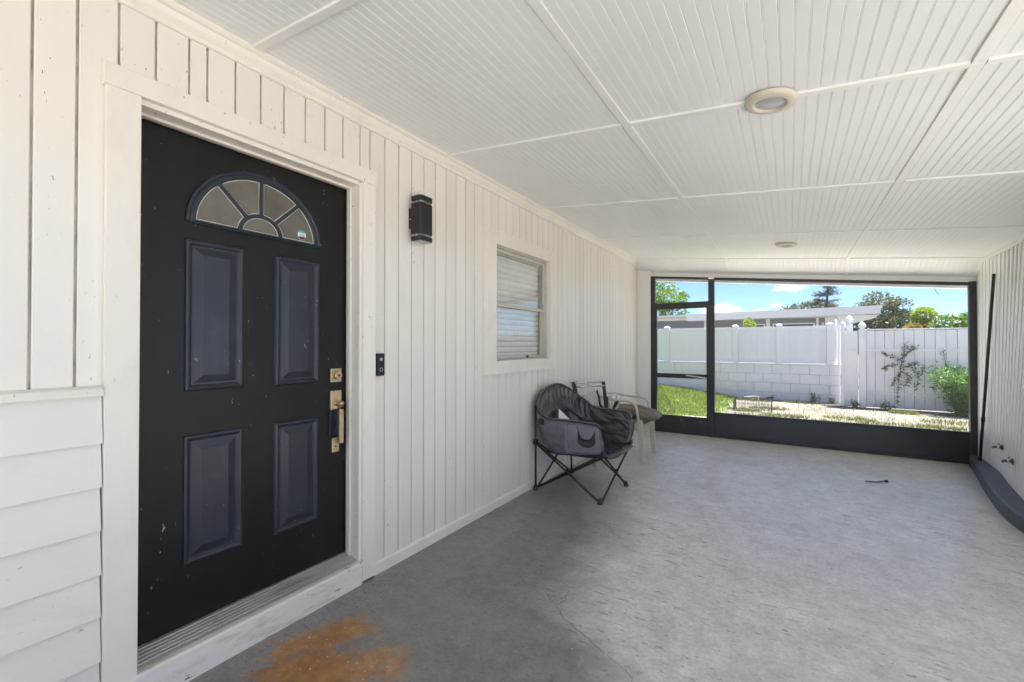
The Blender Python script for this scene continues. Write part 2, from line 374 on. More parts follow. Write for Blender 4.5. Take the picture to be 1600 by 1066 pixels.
    l.new(mid.outputs['Fac'], mr.inputs['Value'])
    ro = n.new("ShaderNodeMath"); ro.operation = 'MULTIPLY_ADD'; ro.inputs[1].default_value = 0.25
    l.new(patch_a, ro.inputs[0]); l.new(mr.outputs[0], ro.inputs[2])
    l.new(ro.outputs[0], b.inputs['Roughness'])
    b.inputs['Specular IOR Level'].default_value = 0.75
    ht = n.new("ShaderNodeMath"); ht.operation = 'MULTIPLY_ADD'
    pm = n.new("ShaderNodeMath"); pm.operation = 'MULTIPLY_ADD'; pm.inputs[1].default_value = 1.6; pm.inputs[2].default_value = 0.45
    l.new(patch_a, pm.inputs[0])
    l.new(noise_tex(n, l, pos, 75, 5, 0.65).outputs['Fac'], ht.inputs[0]); l.new(pm.outputs[0], ht.inputs[1]); l.new(mid.outputs['Fac'], ht.inputs[2])
    bump(n, l, b, ht.outputs[0], 0.28, 0.006)
    return m
M['floor'] = floor_mat()

def ground_mat():
    m, n, l, b = base_mat('sandy yard ground')
    geo = n.new("ShaderNodeNewGeometry"); pos = geo.outputs['Position']
    a = noise_tex(n, l, pos, 1.3, 8, 0.65, 0.4)
    r = ramp(n, 0.35, (0.085, 0.08, 0.072), 0.65, (0.145, 0.138, 0.128)); l.new(a.outputs['Fac'], r.inputs['Fac'])
    g = noise_tex(n, l, mapped(n, l, pos, (.5, 1.2, 1), (4, 0, 0)), 1.1, 9, 0.7)
    rg = ramp(n, 0.54, (0, 0, 0), 0.66, (0.75,) * 3); l.new(g.outputs['Fac'], rg.inputs['Fac'])
    c = mixc(n, l, rg.outputs['Color'], r.outputs['Color'], (0.15, 0.15, 0.05))
    d = noise_tex(n, l, pos, 14, 7, 0.7)
    rd = ramp(n, 0.55, (0, 0, 0), 0.7, (0.55,) * 3); l.new(d.outputs['Fac'], rd.inputs['Fac'])
    c = mixc(n, l, rd.outputs['Color'], c, (0.08, 0.075, 0.065))
    l.new(c, b.inputs['Base Color']); b.inputs['Roughness'].default_value = 0.9
    bump(n, l, b, d.outputs['Fac'], 0.6, 0.03)
    return m
M['ground'] = ground_mat()
M['driveway'] = painted('driveway concrete', (0.36, 0.35, 0.33), 0.8, 0.08, 1.2, (0.25, 0.24, 0.22), 0.3, bump_s=0.2)
M['apron'] = painted('bounce slab concrete', (0.60, 0.58, 0.54), 0.8, 0.06, 1.2, (0.35, 0.33, 0.3), 0.3, bump_s=0.2)  # for the unseen slab added to bounce light
M['lawn'] = painted('lawn soil', (0.07, 0.105, 0.02), 0.9, 0.25, 3, (0.2, 0.17, 0.08), 0.5)

# ------------------------------------------------------------------ mesh helpers
class MB:
    def __init__(s): s.v, s.f = [], []
    def add(s, vs_, fs):
        o = len(s.v); s.v += [tuple(v) for v in vs_]; s.f += [tuple(i + o for i in f) for f in fs]; return s
    def box(s, x0, x1, y0, y1, z0, z1):
        return s.add([(x0, y0, z0), (x1, y0, z0), (x1, y1, z0), (x0, y1, z0), (x0, y0, z1), (x1, y0, z1), (x1, y1, z1), (x0, y1, z1)],
                     [(3, 2, 1, 0), (4, 5, 6, 7), (0, 1, 5, 4), (1, 2, 6, 5), (2, 3, 7, 6), (3, 0, 4, 7)])
    def quad(s, a, b, c, d): return s.add([a, b, c, d], [(0, 1, 2, 3)])
    def tube(s, pts, r, seg=8, closed=False, cap=True):
        P = [Vector(p) for p in pts]; n = len(P); rr = r if isinstance(r, (list, tuple)) else [r] * n
        rings = []; prev = None
        for i in range(n):
            if closed: t = (P[(i + 1) % n] - P[i - 1])
            else: t = (P[min(i + 1, n - 1)] - P[max(i - 1, 0)])
            t = t.normalized() if t.length > 1e-9 else Vector((0, 0, 1))
            if prev is None:
                ref = Vector((0, 0, 1)) if abs(t.z) < 0.9 else Vector((1, 0, 0)); nn = t.cross(ref).normalized()
            else: nn = (prev - t * prev.dot(t)).normalized()
            prev = nn; bb = t.cross(nn)
            rings.append([P[i] + (nn * math.cos(2 * math.pi * k / seg) + bb * math.sin(2 * math.pi * k / seg)) * rr[i] for k in range(seg)])
        o = len(s.v)
        for rg in rings: s.v += [tuple(q) for q in rg]
        m = n if closed else n - 1
        for i in range(m):
            a, b = o + i * seg, o + ((i + 1) % n) * seg
            for k in range(seg): s.f.append((a + k, a + (k + 1) % seg, b + (k + 1) % seg, b + k))
        if cap and not closed:
            s.f.append(tuple(o + k for k in reversed(range(seg)))); s.f.append(tuple(o + (n - 1) * seg + k for k in range(seg)))
        return s
    def lathe(s, prof, origin, axis=(0, 0, 1), seg=32):
        ax = Vector(axis).normalized(); ref = Vector((1, 0, 0)) if abs(ax.x) < .9 else Vector((0, 1, 0))
        u = ax.cross(ref).normalized(); w = ax.cross(u); O = Vector(origin); o = len(s.v)
        for (r, h) in prof:
            for k in range(seg):
                a = 2 * math.pi * k / seg; s.v.append(tuple(O + ax * h + (u * math.cos(a) + w * math.sin(a)) * max(r, 1e-5)))
        for i in range(len(prof) - 1):
            for k in range(seg):
                a, b = o + i * seg, o + (i + 1) * seg
                s.f.append((a + k, a + (k + 1) % seg, b + (k + 1) % seg, b + k))
        return s
    def grid(s, fn, nu, nv):
        o = len(s.v)
        for i in range(nu + 1):
            for j in range(nv + 1): s.v.append(tuple(fn(i / nu, j / nv)))
        for i in range(nu):
            for j in range(nv):
                a = o + i * (nv + 1) + j; s.f.append((a, a + nv + 1, a + nv + 2, a + 1))
        return s
    def prism(s, poly, d, axis):
        """poly: list of 3D points (planar), extruded by vector d"""
        d = Vector(d); n = len(poly); o = len(s.v)
        s.v += [tuple(p) for p in poly] + [tuple(Vector(p) + d) for p in poly]
        s.f.append(tuple(o + i for i in reversed(range(n)))); s.f.append(tuple(o + n + i for i in range(n)))
        for i in range(n): s.f.append((o + i, o + (i + 1) % n, o + n + (i + 1) % n, o + n + i))
        return s

def mesh_of(mb, mat, name, smooth=False, bevel=0.0, bevseg=2, recalc=True):
    me = bpy.data.meshes.new(name); me.from_pydata(mb.v, [], mb.f)
    if recalc or bevel:
        bm = bmesh.new(); bm.from_mesh(me)
        if bevel: 
            bmesh.ops.remove_doubles(bm, verts=bm.verts, dist=1e-6)
            bmesh.ops.recalc_face_normals(bm, faces=bm.faces)
            bmesh.ops.bevel(bm, geom=[e for e in bm.edges if e.calc_face_angle(0) > 0.6], offset=bevel, segments=bevseg, affect='EDGES', profile=0.6, clamp_overlap=True)
        else: bmesh.ops.recalc_face_normals(bm, faces=bm.faces)
        bm.to_mesh(me); bm.free()
    me.materials.append(M[mat] if isinstance(mat, str) else mat)
    if smooth:
        for p in me.polygons: p.use_smooth = True
    return me

def link(name, me, parent=None):
    o = bpy.data.objects.new(name, me); COL.objects.link(o)
    if parent is not None: o.parent = parent
    return o

def obj(name, mb, mat, parent=None, smooth=False, bevel=0.0, recalc=True):
    """parent is an Empty that carries its own location: vertices stay in world space, shifted by it"""
    me = mesh_of(mb, mat, name, smooth, bevel, recalc=recalc)
    o = link(name, me, parent)
    if parent is not None:
        w = world_loc(parent)
        me.transform(Matrix.Translation(-w))
    return o

def world_loc(o):
    w = Vector((0, 0, 0))
    while o is not None: w = w + Vector(o.location); o = o.parent
    return w

def tag(o, label=None, cat=None, group=None, kind=None):
    if label: o["label"] = label
    if cat: o["category"] = cat
    if group: o["group"] = group
    if kind: o["kind"] = kind
    return o

def thing(name, loc, label, cat, group=None):
    e = bpy.data.objects.new(name, None); COL.objects.link(e); e.location = loc; e.empty_display_size = 0.1
    return tag(e, label, cat, group, 'thing')

def bx(name, mat, parent, *d, bevel=0.0): return obj(name, MB().box(*d), mat, parent, bevel=bevel)

def label_part(o, t): o["label"] = t; return o

def catmull(pts, n=6):
    P = [Vector(p) for p in pts]; out = []
    for i in range(len(P) - 1):
        p0 = P[max(i - 1, 0)]; p1 = P[i]; p2 = P[i + 1]; p3 = P[min(i + 2, len(P) - 1)]
        for k in range(n):
            t = k / n
            out.append(0.5 * ((2 * p1) + (-p0 + p2) * t + (2 * p0 - 5 * p1 + 4 * p2 - p3) * t * t + (-p0 + 3 * p1 - 3 * p2 + p3) * t ** 3))
    out.append(P[-1]); return out

def interp(tab, y):
    tab = sorted(tab)
    if y <= tab[0][0]: return tab[0][1]
    for (a, va), (b, vb) in zip(tab, tab[1:]):
        if y <= b:
            t = (y - a) / (b - a); i = tab.index((a, va)); pv = tab[max(i - 1, 0)]; nx_ = tab[min(i + 2, len(tab) - 1)]
            m0 = (vb - pv[1]) / (b - pv[0]) * (b - a); m1 = (nx_[1] - va) / (nx_[0] - a) * (b - a)
            return (2 * t ** 3 - 3 * t * t + 1) * va + (t ** 3 - 2 * t * t + t) * m0 + (3 * t * t - 2 * t ** 3) * vb + (t ** 3 - t * t) * m1
    return tab[-1][1]

# ================================================================== SETTING
YS = 6.70                      # screen wall plane
YB = -2.0                      # assumed open end behind the camera, unseen roof run lengthened to dim nearby light
CEIL0, SLOPE = 2.5976, 0.105
def ceil_z(x): return CEIL0 - SLOPE * x
def ceil_drop(y): return 0.172 * max(0.0, (y - 6.435) / 0.265)      # the last sheets dip to the header
KERB_IN = [(6.7, 3.62), (6.45, 3.585), (5.9, 3.50), (5.37, 3.415), (4.8, 3.345), (4.44, 3.345), (3.9, 3.42), (3.3, 3.53)]
WALL_X = [(6.7, 3.692), (5.9, 3.63), (5.37, 3.55), (4.8, 3.475), (4.44, 3.46), (3.9, 3.51), (3.3, 3.58)]

# ---- ground
g = MB()
g.grid(lambda u, v: (-300 + 600 * u, -300 + 600 * v, -0.085), 40, 40)
tag(obj('ground', g, 'ground', recalc=False), kind='structure')
tag(obj('driveway', MB().box(-0.2, 9.0, -14.0, YB - 0.005, -0.3, -0.03), 'driveway'), kind='structure')  # unseen driveway, added to bounce sunlight into the carport
tag(obj('unseen_bounce_slab', MB().box(-6.0, 7.0, 6.74, 8.75, -0.3, -0.045), 'apron'), kind='structure')  # pale slab added out of sight, bouncing sunlight in through the screen
tag(obj('unseen_side_driveway', MB().box(4.06, 9.0, YB, 6.3, -0.3, -0.035), 'driveway'), kind='structure')  # added out of view for light bounce from the open side

# ---- floor: dense sheet with stain attributes on a slab
def dist_seg(px, py, ax, ay, bx_, by_):
    vx, vy = bx_ - ax, by_ - ay; t = max(0, min(1, ((px - ax) * vx + (py - ay) * vy) / (vx * vx + vy * vy + 1e-9)))
    return math.hypot(px - ax - vx * t, py - ay - vy * t)
def build_floor():
    x0, x1, y0, y1, st = -0.02, 4.05, YB, 6.72, 0.03
    nx, ny = int((x1 - x0) / st), int((y1 - y0) / st)
    mb = MB(); mb.grid(lambda u, v: (x0 + (x1 - x0) * u, y0 + (y1 - y0) * v, 0.0), nx, ny)
    me = bpy.data.meshes.new('floor'); me.from_pydata(mb.v, [], mb.f)
    me.materials.append(M['floor'])
    ca = me.color_attributes.new("stain_light", 'FLOAT_COLOR', 'POINT')
    edge = [(0.95, 2.95), (0.93, 2.5), (1.05, 2.1), (1.07, 1.88), (1.26, 1.78), (1.40, 1.70), (1.50, 1.40), (1.55, 0.2)]
    for i, v in enumerate(me.vertices):
        x, y = v.co.x, v.co.y
        wob = 0.06 * (mnoise.noise(Vector((x * 3, y * 3, 1.3)))) + 0.03 * mnoise.noise(Vector((x * 9, y * 9, 4.0)))
        d = min(dist_seg(x, y, .19, 1.06, .30, 1.28) / 0.6, dist_seg(x, y, .36, 1.02, .58, 1.20) / 0.75, dist_seg(x, y, .28, .98, .48, 1.04) / .75) + wob * 0.9
        rust = max(0.0, min(1.0, 1.0 - d / 0.27))
        # skim-coat patch and paler field: wear plus the floor's bright light painted in
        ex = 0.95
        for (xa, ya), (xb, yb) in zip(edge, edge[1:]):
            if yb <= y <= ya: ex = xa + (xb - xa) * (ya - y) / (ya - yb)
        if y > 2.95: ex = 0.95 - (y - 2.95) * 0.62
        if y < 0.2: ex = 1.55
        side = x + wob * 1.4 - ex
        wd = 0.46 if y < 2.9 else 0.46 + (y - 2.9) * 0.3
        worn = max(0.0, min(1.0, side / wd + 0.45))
        kerb_shade = max(0.0, min(1.0, (3.55 - x + wob) / 0.35))
        worn *= 0.35 + 0.65 * kerb_shade  # pale tone held back beside the kerb, painting the shade there
        patch = 1.0 if (side < 0 and 1.75 < y + wob < 3.05 and x > 0.35 + wob * 2) else 0.0
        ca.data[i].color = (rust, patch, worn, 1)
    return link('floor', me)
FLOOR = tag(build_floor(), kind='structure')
obj('slab_edge', MB().box(-0.02, 4.05, YB, 6.72, -0.3, -0.004), 'driveway', FLOOR)
def crack(pts, w=0.0035):
    mb = MB(); P = []
    for a, b in zip(pts, pts[1:]):
        for k in range(8):
            t = k / 8; P.append((a[0] + (b[0] - a[0]) * t + random.uniform(-.006, .006), a[1] + (b[1] - a[1]) * t + random.uniform(-.006, .006)))
    P.append(pts[-1])
    V = []; 
    for i, (x, y) in enumerate(P):
        q = P[min(i + 1, len(P) - 1)]; r_ = P[max(i - 1, 0)]; t = Vector((q[0] - r_[0], q[1] - r_[1])).normalized()
        ww = w * random.uniform(.35, 1.0) * (0.3 if i in (0, len(P) - 1) else 1)
        V += [(x - t.y * ww, y + t.x * ww, 0.0012), (x + t.y * ww, y - t.x * ww, 0.0012)]
    mb.add(V, [(2 * i, 2 * i + 1, 2 * i + 3, 2 * i + 2) for i in range(len(P) - 1)])
    return obj('crack', mb, 'crack', FLOOR)
crack([(0.90, 2.02), (0.997, 1.947), (1.075, 1.876), (1.259, 1.785), (1.381, 1.727), (1.473, 1.686), (1.50, 1.55)], .0021)
crack([(1.0, 2.12), (1.02, 2.0), (1.0, 1.95)], .0022)
crack([(0.93, 2.15), (1.0, 2.12)], .002)
crack([(0.80, 3.02), (0.90, 2.99), (0.95, 2.90), (1.02, 2.86)], .0022)

# ---- ceiling: beadboard sheets and battens
CEIL = thing('ceiling', (0, 0, 0), None, None); CEIL['kind'] = 'structure'
XCOL = [0.0, 1.2775, 2.5694, 4.05]
YROW = [YB, -0.36, 0.955, 2.215, 3.562, 4.959, 6.411, YS + 0.10]
def bead_panel(xa, xb, ya, yb, sag):
    xs = []; pitch = 0.0447; k = math.ceil((xa + .012) / pitch)
    prof = [(xa, 0.0)]
    while k * pitch < xb - 0.012:
        c = k * pitch
        prof += [(c - .0042, 0.0), (c - .0030, .0019), (c - .0018, .0019), (c - .0004, .0005), (c + .0020, .0005), (c + .0030, .0017), (c + .0044, 0.0)]
        k += 1
    prof.append((xb, 0.0))
    mb = MB(); n = len(prof)
    for y in (ya, (ya + yb) / 2, yb):
        sg = (sag if y not in (ya, yb) else 0.0) + ceil_drop(y)
        for (x, h) in prof: mb.v.append((x, y, ceil_z(x) + h - sg))
    for j in range(2):
        for i in range(n - 1): mb.f.append((j * n + i, j * n + i + 1, (j + 1) * n + i + 1, (j + 1) * n + i))
    return obj('ceiling_panel', mb, 'ceiling', CEIL, recalc=False)
for ya, yb in zip(YROW, YROW[1:]):
    for xa, xb in zip(XCOL, XCOL[1:]):
        bead_panel(xa, xb, ya, yb, random.uniform(0.0, 0.006))
def batten(x0, x1, y0, y1, t):
    mb = MB()
    V = []
    for z in (0.002, -t):
        for (x, y) in ((x0, y0), (x1, y0), (x1, y1), (x0, y1)): V.append((x, y, ceil_z(x) + z - (ceil_drop(y) if y1 - y0 > .1 else 0)))
    mb.add(V, [(0, 1, 2, 3), (7, 6, 5, 4), (0, 4, 5, 1), (1, 5, 6, 2), (2, 6, 7, 3), (3, 7, 4, 0)])
    return obj('batten', mb, 'batten', CEIL, bevel=0.0015)
for y in YROW[1:-1]:
    for xa, xb in zip(XCOL, XCOL[1:]):
        batten(xa + (0.07 if xa == 0 else 0.022), xb - 0.022, y - 0.017, y + 0.017, 0.0105)
for x in XCOL[1:-1]:
    for ya, yb in zip(YROW, YROW[1:]):
        batten(x - 0.020, x + 0.020, ya + (0.001 if ya == YB else 0), yb - 0.001, 0.0080)

# ---- porch roof over the ceiling, with its gutter beyond the screen
ROOF = thing('patio_cover', (0, 0, 2.7), 'flat porch roof over the ceiling with pale gutter outside the screen', 'roof')
V = []
for zt in (0.03, 0.15):
    for (x, y) in ((-0.35, YB - 0.15), (4.15, YB - 0.15), (4.15, YS + 0.42), (-0.35, YS + 0.42)): V.append((x, y, ceil_z(x) + zt))
obj('roof_deck', MB().add(V, [(0, 1, 2, 3), (7, 6, 5, 4), (0, 4, 5, 1), (1, 5, 6, 2), (2, 6, 7, 3), (3, 7, 4, 0)]), 'roof_deck', ROOF)
V = []
for (dy, dz) in ((YS + .36, -.20), (YS + .48, -.20), (YS + .50, -.005), (YS + .36, -.005)):
    for x in (-0.35, 4.15): V.append((x, dy, ceil_z(x) - 0.045 + dz))
obj('gutter', MB().add(V, [(0, 1, 3, 2), (2, 3, 5, 4), (4, 5, 7, 6), (6, 7, 1, 0), (0, 2, 4, 6), (7, 5, 3, 1)]), 'gutter', ROOF)
obj('header_beam', MB().add([(x, y, z) for x in (-0.0, 4.05) for (y, z) in ((YS - .012, ceil_z(x) - .230), (YS + .06, ceil_z(x) - .230), (YS + .06, ceil_z(x) + .03), (YS - .012, ceil_z(x) + .03))],
    [(3, 2, 1, 0), (4, 5, 6, 7), (0, 1, 5, 4), (1, 2, 6, 5), (2, 3, 7, 6), (3, 0, 4, 7)]), 'batten', ROOF)
for yy in (YB + 0.1, 3.25):
    obj('roof_post', MB().box(3.60, 3.70, yy - .05, yy + .05, 0.0, ceil_z(3.6) - .002), 'batten', ROOF, bevel=.004)

# ================================================================== HOUSE WALL (left)
WALL = thing('house_wall', (0, 3.0, 0), 'white house wall of narrow vertical boards with lap siding below', 'wall')
DY0, DY1, DZ0, DZ1 = 0.5860, 1.5289, 0.1523, 2.1823       # door leaf
WY0, WY1, WZ0, WZ1 = 2.80, 3.72, 1.17, 2.115              # window opening
# sheathing behind the boards, with openings left for door and window
sh = MB()
T0, T1 = -0.10, -0.011
for (ya, yb, za, zb) in ((YB, .54, 0, 2.66), (.54, 1.575, 2.195, 2.66), (1.575, WY0, 0, 2.66), (WY0, WY1, 0, WZ0), (WY0, WY1, WZ1, 2.66), (WY1, YS + .1, 0, 2.66)):
    sh.box(T0, T1, ya, yb, za, zb)
obj('sheathing', sh, 'wall_gap', WALL, recalc=False)
obj('room_light_block', MB().box(-3.0, -2.9, YB, YS + .1, -.1, 2.7).box(-2.9, -.101, YB, YB + .1, -.1, 2.7).box(-2.9, -.101, YS, YS + .1, -.1, 2.7)
    .box(-2.9, -.101, YB + .1, YS, -.1, -.0).box(-2.9, -.101, YB + .1, YS, 2.62, 2.7), 'room', WALL, recalc=False)  # unseen room box added to keep sky light from leaking in
G = 0.0035
edges = []
y = 0.733
k = 0
# board edges from measured seams: 4 ft sheets grooved about every 0.1065 m with a narrow strip at each sheet joint
seams = [0.104 - .1065 * 21 + .1065 * i for i in range(21)] + [0.104, 0.2075, 0.312, 0.414, 0.520, 0.626, 0.733, 0.796, 0.902, 1.008, 1.114, 1.220, 1.326, 1.432, 1.540, 1.608]
last = 1.608
while last + 0.1068 < YS - 0.02:
    last += 0.1068; seams.append(last)
seams = [s for s in seams if s > YB] ; seams = [YB] + seams + [YS + .02]
def board(ya, yb, za, zb):
    d = 0.0018
    mb = MB().prism([(-0.0105, ya, za), (-0.0025, ya, za), (0.0, ya + d + .001, za), (0.0, yb - d - .001, za), (-0.0025, yb, za), (-0.0105, yb, za)], (0, 0, zb - za), 2)
    return obj('board', mb, 'wall', WALL)
LEDGE = 1.138
for ya, yb in zip(seams, seams[1:]):
    a, b = ya + random.uniform(.0036, .0050), yb - random.uniform(.0026, .0036)
    if b - a < 0.02: continue
    lo = 0.004
    mid = (ya + yb) / 2
    if mid < 0.53: lo = LEDGE + random.uniform(.004, .009)
    top = 2.56
    if 0.53 < mid < 1.60: board(a, b, 2.23, top)
    elif 2.74 < mid < 3.80:
        board(a, b, lo, 1.10); board(a, b, 2.19, top)
    else: board(a, b, lo, top)
# lap siding under the ledge, left of the door
zs = [1.130, 0.973, 0.8205, 0.6735, 0.5245, 0.3815, 0.229, 0.078, -0.06]
for i, (zt, zb) in enumerate(zip(zs, zs[1:])):
    yr = 0.4800 - random.uniform(0.0005, 0.0045); sk = random.uniform(-.003, .003)
    mb = MB().prism([(0.002, YB, zt + .012), (0.008, YB, zt + .012), (0.030, YB, zb + .0), (0.018, YB, zb + .0), (0.002, YB, zb + .02)], (0, yr - YB, sk), 1)
    obj('siding_board', mb, 'siding', WALL, bevel=0.0012)
mb = MB().prism([(0.0, YB, LEDGE + .028), (0.036, YB, LEDGE + .020), (0.042, YB, LEDGE - .006), (0.0, YB, LEDGE - .010)], (0, .4785 - YB, 0), 1)
obj('ledge_moulding', mb, 'trim', WALL, bevel=0.002)
# crown at the ceiling
for nm, (x1, z0, z1) in (('crown_moulding', (.016, 2.518, 2.600)), ('crown_moulding', (.038, 2.548, 2.600)), ('crown_moulding', (.062, 2.572, 2.600))):
    pass
cp = [(0.0005, 2.518), (.013, 2.518), (.016, 2.522), (.016, 2.536), (.022, 2.540), (.034, 2.552), (.040, 2.564), (.042, 2.570), (.056, 2.572), (.064, 2.578), (.066, 2.592), (.0005, 2.601)]
obj('crown_moulding', MB().prism([(x, YB, z) for x, z in cp], (0, YS - .012 - YB, 0), 1), 'trim', WALL)
obj('baseboard', MB().prism([(0.0005, 1.631, 0.0), (0.017, 1.631, 0.0), (0.017, 1.631, 0.058), (0.013, 1.631, 0.066), (0.0005, 1.631, 0.068)], (0, 6.50 - 1.631, 0), 1), 'trim', WALL)
bx('corner_board', 'rwall', WALL, 0.0006, 0.205, YS - .045, YS + .05, 0.0, ceil_z(.1) - .03, bevel=.003)
# door surround
bx('door_casing', 'trim', WALL, 0.0005, 0.026, 0.482, 0.577, 0.0, 2.2045, bevel=.002)
bx('door_casing', 'trim', WALL, 0.0005, 0.026, 1.545, 1.629, 0.012, 2.2045, bevel=.002)
bx('door_header', 'trim', WALL, 0.0005, 0.029, 0.474, 1.634, 2.2050, 2.283, bevel=.002)
bx('door_jamb', 'trim', WALL, -0.16, 0.004, 0.540, 0.5815, .10, 2.2)
bx('door_jamb', 'trim', WALL, -0.16, 0.004, 1.5315, 1.572, .10, 2.2)
bx('door_jamb', 'trim', WALL, -0.16, 0.004, 0.5817, 1.5313, 2.185, 2.2045)
bx('door_stop', 'trim', WALL, -0.085, -0.060, 1.5205, 1.5313, .14, 2.1848, bevel=.001)
bx('door_stop', 'trim', WALL, -0.085, -0.060, .5817, 1.5203, 2.174, 2.1848, bevel=.001)
bx('door_stop', 'trim', WALL, -0.020, 0.010, 1.533, 1.5445, .13, 2.19, bevel=.002)
obj('door_sill', MB().prism([(-.16, .555, .0), (.030, .555, .0), (.030, .555, .100), (.036, .555, .102), (.036, .555, .118), (.026, .555, .124), (-.16, .555, .128)], (0, 1.540 - .555, 0), 1), 'sill', WALL, bevel=.0015)
tp = [(-.125, .1285), (-.125, .150), (-.105, .150)]
for i in range(6):
    x = -.100 + i * .017; z = .1495 - i * .0042
    tp += [(x, z), (x + .012, z - .0010), (x + .013, z - .0030), (x + .0155, z - .0036)]
tp += [(.002, .1262)]
tp = [(x, max(z, .1265)) for x, z in tp]
obj('threshold', MB().prism([(x, .5818, z) for x, z in tp], (0, 1.5312 - .5818, 0), 1), 'alu', WALL)

# ================================================================== FRONT DOOR
DX = -0.100                                   # outer face of the leaf
DOOR = thing('front_door', (DX, DY0, DZ0), 'black front door with fanlight and four slate blue raised panels', 'door')
bx('door_leaf', 'door', DOOR, DX - .044, DX, DY0 + .002, DY1 - .003, DZ0 + .002, DZ1 - .004, bevel=.002)
def raised_panel(ya, yb, za, zb):
    prof = [(0, 0.0004), (.005, .0075), (.013, .0095), (.020, .0065), (.026, .0015), (.034, .0015), (.062, .0095), (.066, .0105)]
    mb = MB(); n = 4
    for (o, h) in prof:
        for (y_, z_) in ((ya + o, za + o), (yb - o, za + o), (yb - o, zb - o), (ya + o, zb - o)): mb.v.append((DX + h, y_, z_))
    for i in range(len(prof) - 1):
        for k in range(4): mb.f.append((i * 4 + k, i * 4 + (k + 1) % 4, i * 4 + 4 + (k + 1) % 4, i * 4 + 4 + k))
    q = (len(prof) - 1) * 4; mb.f.append((q, q + 1, q + 2, q + 3))
    return obj('raised_panel', mb, 'door_panel', DOOR)
raised_panel(.756, .988, 1.112, 1.747); raised_panel(1.127, 1.361, 1.106, 1.741)
raised_panel(.754, .987, .396, .930); raised_panel(1.127, 1.357, .387, .927)
# fanlight
FY, FZ, FA, FB = 1.060, 1.822, 0.305, 0.285
def arc(a, b, t0, t1, n): return [(FY + a * math.cos(t0 + (t1 - t0) * i / n), FZ + b * math.sin(t0 + (t1 - t0) * i / n)) for i in range(n + 1)]
def ring_sweep(prof, a, b):
    """prof: (inset, height) swept round the half ellipse, mitred along the base bar"""
    N = 40; loops = []
    for (ins, h) in prof:
        pts = [(FY + (a - ins) * math.cos(math.pi * i / N), FZ + ins * 0.0 + (b - ins) * math.sin(math.pi * i / N)) for i in range(N + 1)]
        pts = [(y_, max(z_, FZ + ins * 0.55 - .012)) for y_, z_ in pts]
        m_ = 14
        base = [(pts[-1][0] + (pts[0][0] - pts[-1][0]) * k / m_, FZ + ins * 0.55 - .012) for k in range(1, m_)]
        loops.append([(DX + h, y_, z_) for y_, z_ in pts + base])
    mb = MB(); n = len(loops[0])
    for lp in loops: mb.v += lp
    for i in range(len(loops) - 1):
        for k in range(n): mb.f.append((i * n + k, i * n + (k + 1) % n, (i + 1) * n + (k + 1) % n, (i + 1) * n + k))
    return mb
FAN = obj('fanlight_frame', ring_sweep([(0, .0004), (.003, .010), (.012, .013), (.018, .009), (.024, .012), (.034, .012), (.040, .004), (.041, .0008)], FA, FB), 'door_panel', DOOR)
GL = FA - .040; GB = FB - .040
r0 = .098
def sub(name, mb, mat, par, **k):
    o = obj(name, mb, mat, None, **k); o.parent = par; o.data.transform(Matrix.Translation(-world_loc(par))); return o
angs = [0, R(48), R(90), R(132), math.pi]
for t in angs[1:-1]:
    c, s_ = math.cos(t), math.sin(t); w = .0085
    p0 = Vector((FY + r0 * c, FZ + r0 * s_ * .93)); p1 = Vector((FY + (GL + .004) * c, FZ + (GB + .004) * s_)); d = (p1 - p0).normalized(); nn = Vector((-d.y, d.x)) * w
    poly = [(DX + .0006, *(p0 + nn)), (DX + .0006, *(p0 - nn)), (DX + .0006, *(p1 - nn)), (DX + .0006, *(p1 + nn))]
    sub('muntin', MB().prism(poly, (.0095, 0, 0), 0), 'door_panel', FAN, bevel=.002)
mb = MB(); N = 20
for i in range(N + 1):
    t = math.pi * i / N
    for (rr_, h) in ((r0 + .004, .0006), (r0 + .002, .010), (r0 - .013, .010), (r0 - .015, .0006)): mb.v.append((DX + h, FY + rr_ * math.cos(t), FZ + rr_ * .93 * math.sin(t)))
for i in range(N):
    for k in range(3): mb.f.append((i * 4 + k, i * 4 + k + 1, i * 4 + 5 + k, i * 4 + 4 + k))
sub('muntin', mb, 'door_panel', FAN)
def pane(poly, parent):
    p = sub('pane', MB().add([(DX + .0022, y_, z_) for y_, z_ in poly], [tuple(range(len(poly)))]), 'fan_glass', parent)
    return p
def bead(poly):
    sub('glazing_bead', MB().tube([(DX + .0036, y_, z_) for y_, z_ in poly], .0021, 5, closed=True), 'bead', FAN)
for t0, t1 in zip(angs, angs[1:]):
    e0 = .0105 / GL; i0 = .0105 / r0
    o_ = [(FY + (GL - .001) * math.cos(t0 + e0 + (t1 - t0 - 2 * e0) * i / 10), FZ + (GB - .001) * math.sin(t0 + e0 + (t1 - t0 - 2 * e0) * i / 10)) for i in range(11)]
    i_ = [(FY + (r0 + .006) * math.cos(t1 - i0 - (t1 - t0 - 2 * i0) * i / 6), FZ + (r0 + .006) * .93 * math.sin(t1 - i0 - (t1 - t0 - 2 * i0) * i / 6)) for i in range(7)]
    poly = [(y_, max(z_, FZ + .011)) for y_, z_ in o_ + i_]
    pane(poly, FAN); bead(poly)
poly = [(FY + (r0 - .017) * math.cos(math.pi * i / 12), max(FZ + .011, FZ + (r0 - .017) * .93 * math.sin(math.pi * i / 12))) for i in range(13)]
pane(poly, FAN); bead(poly)
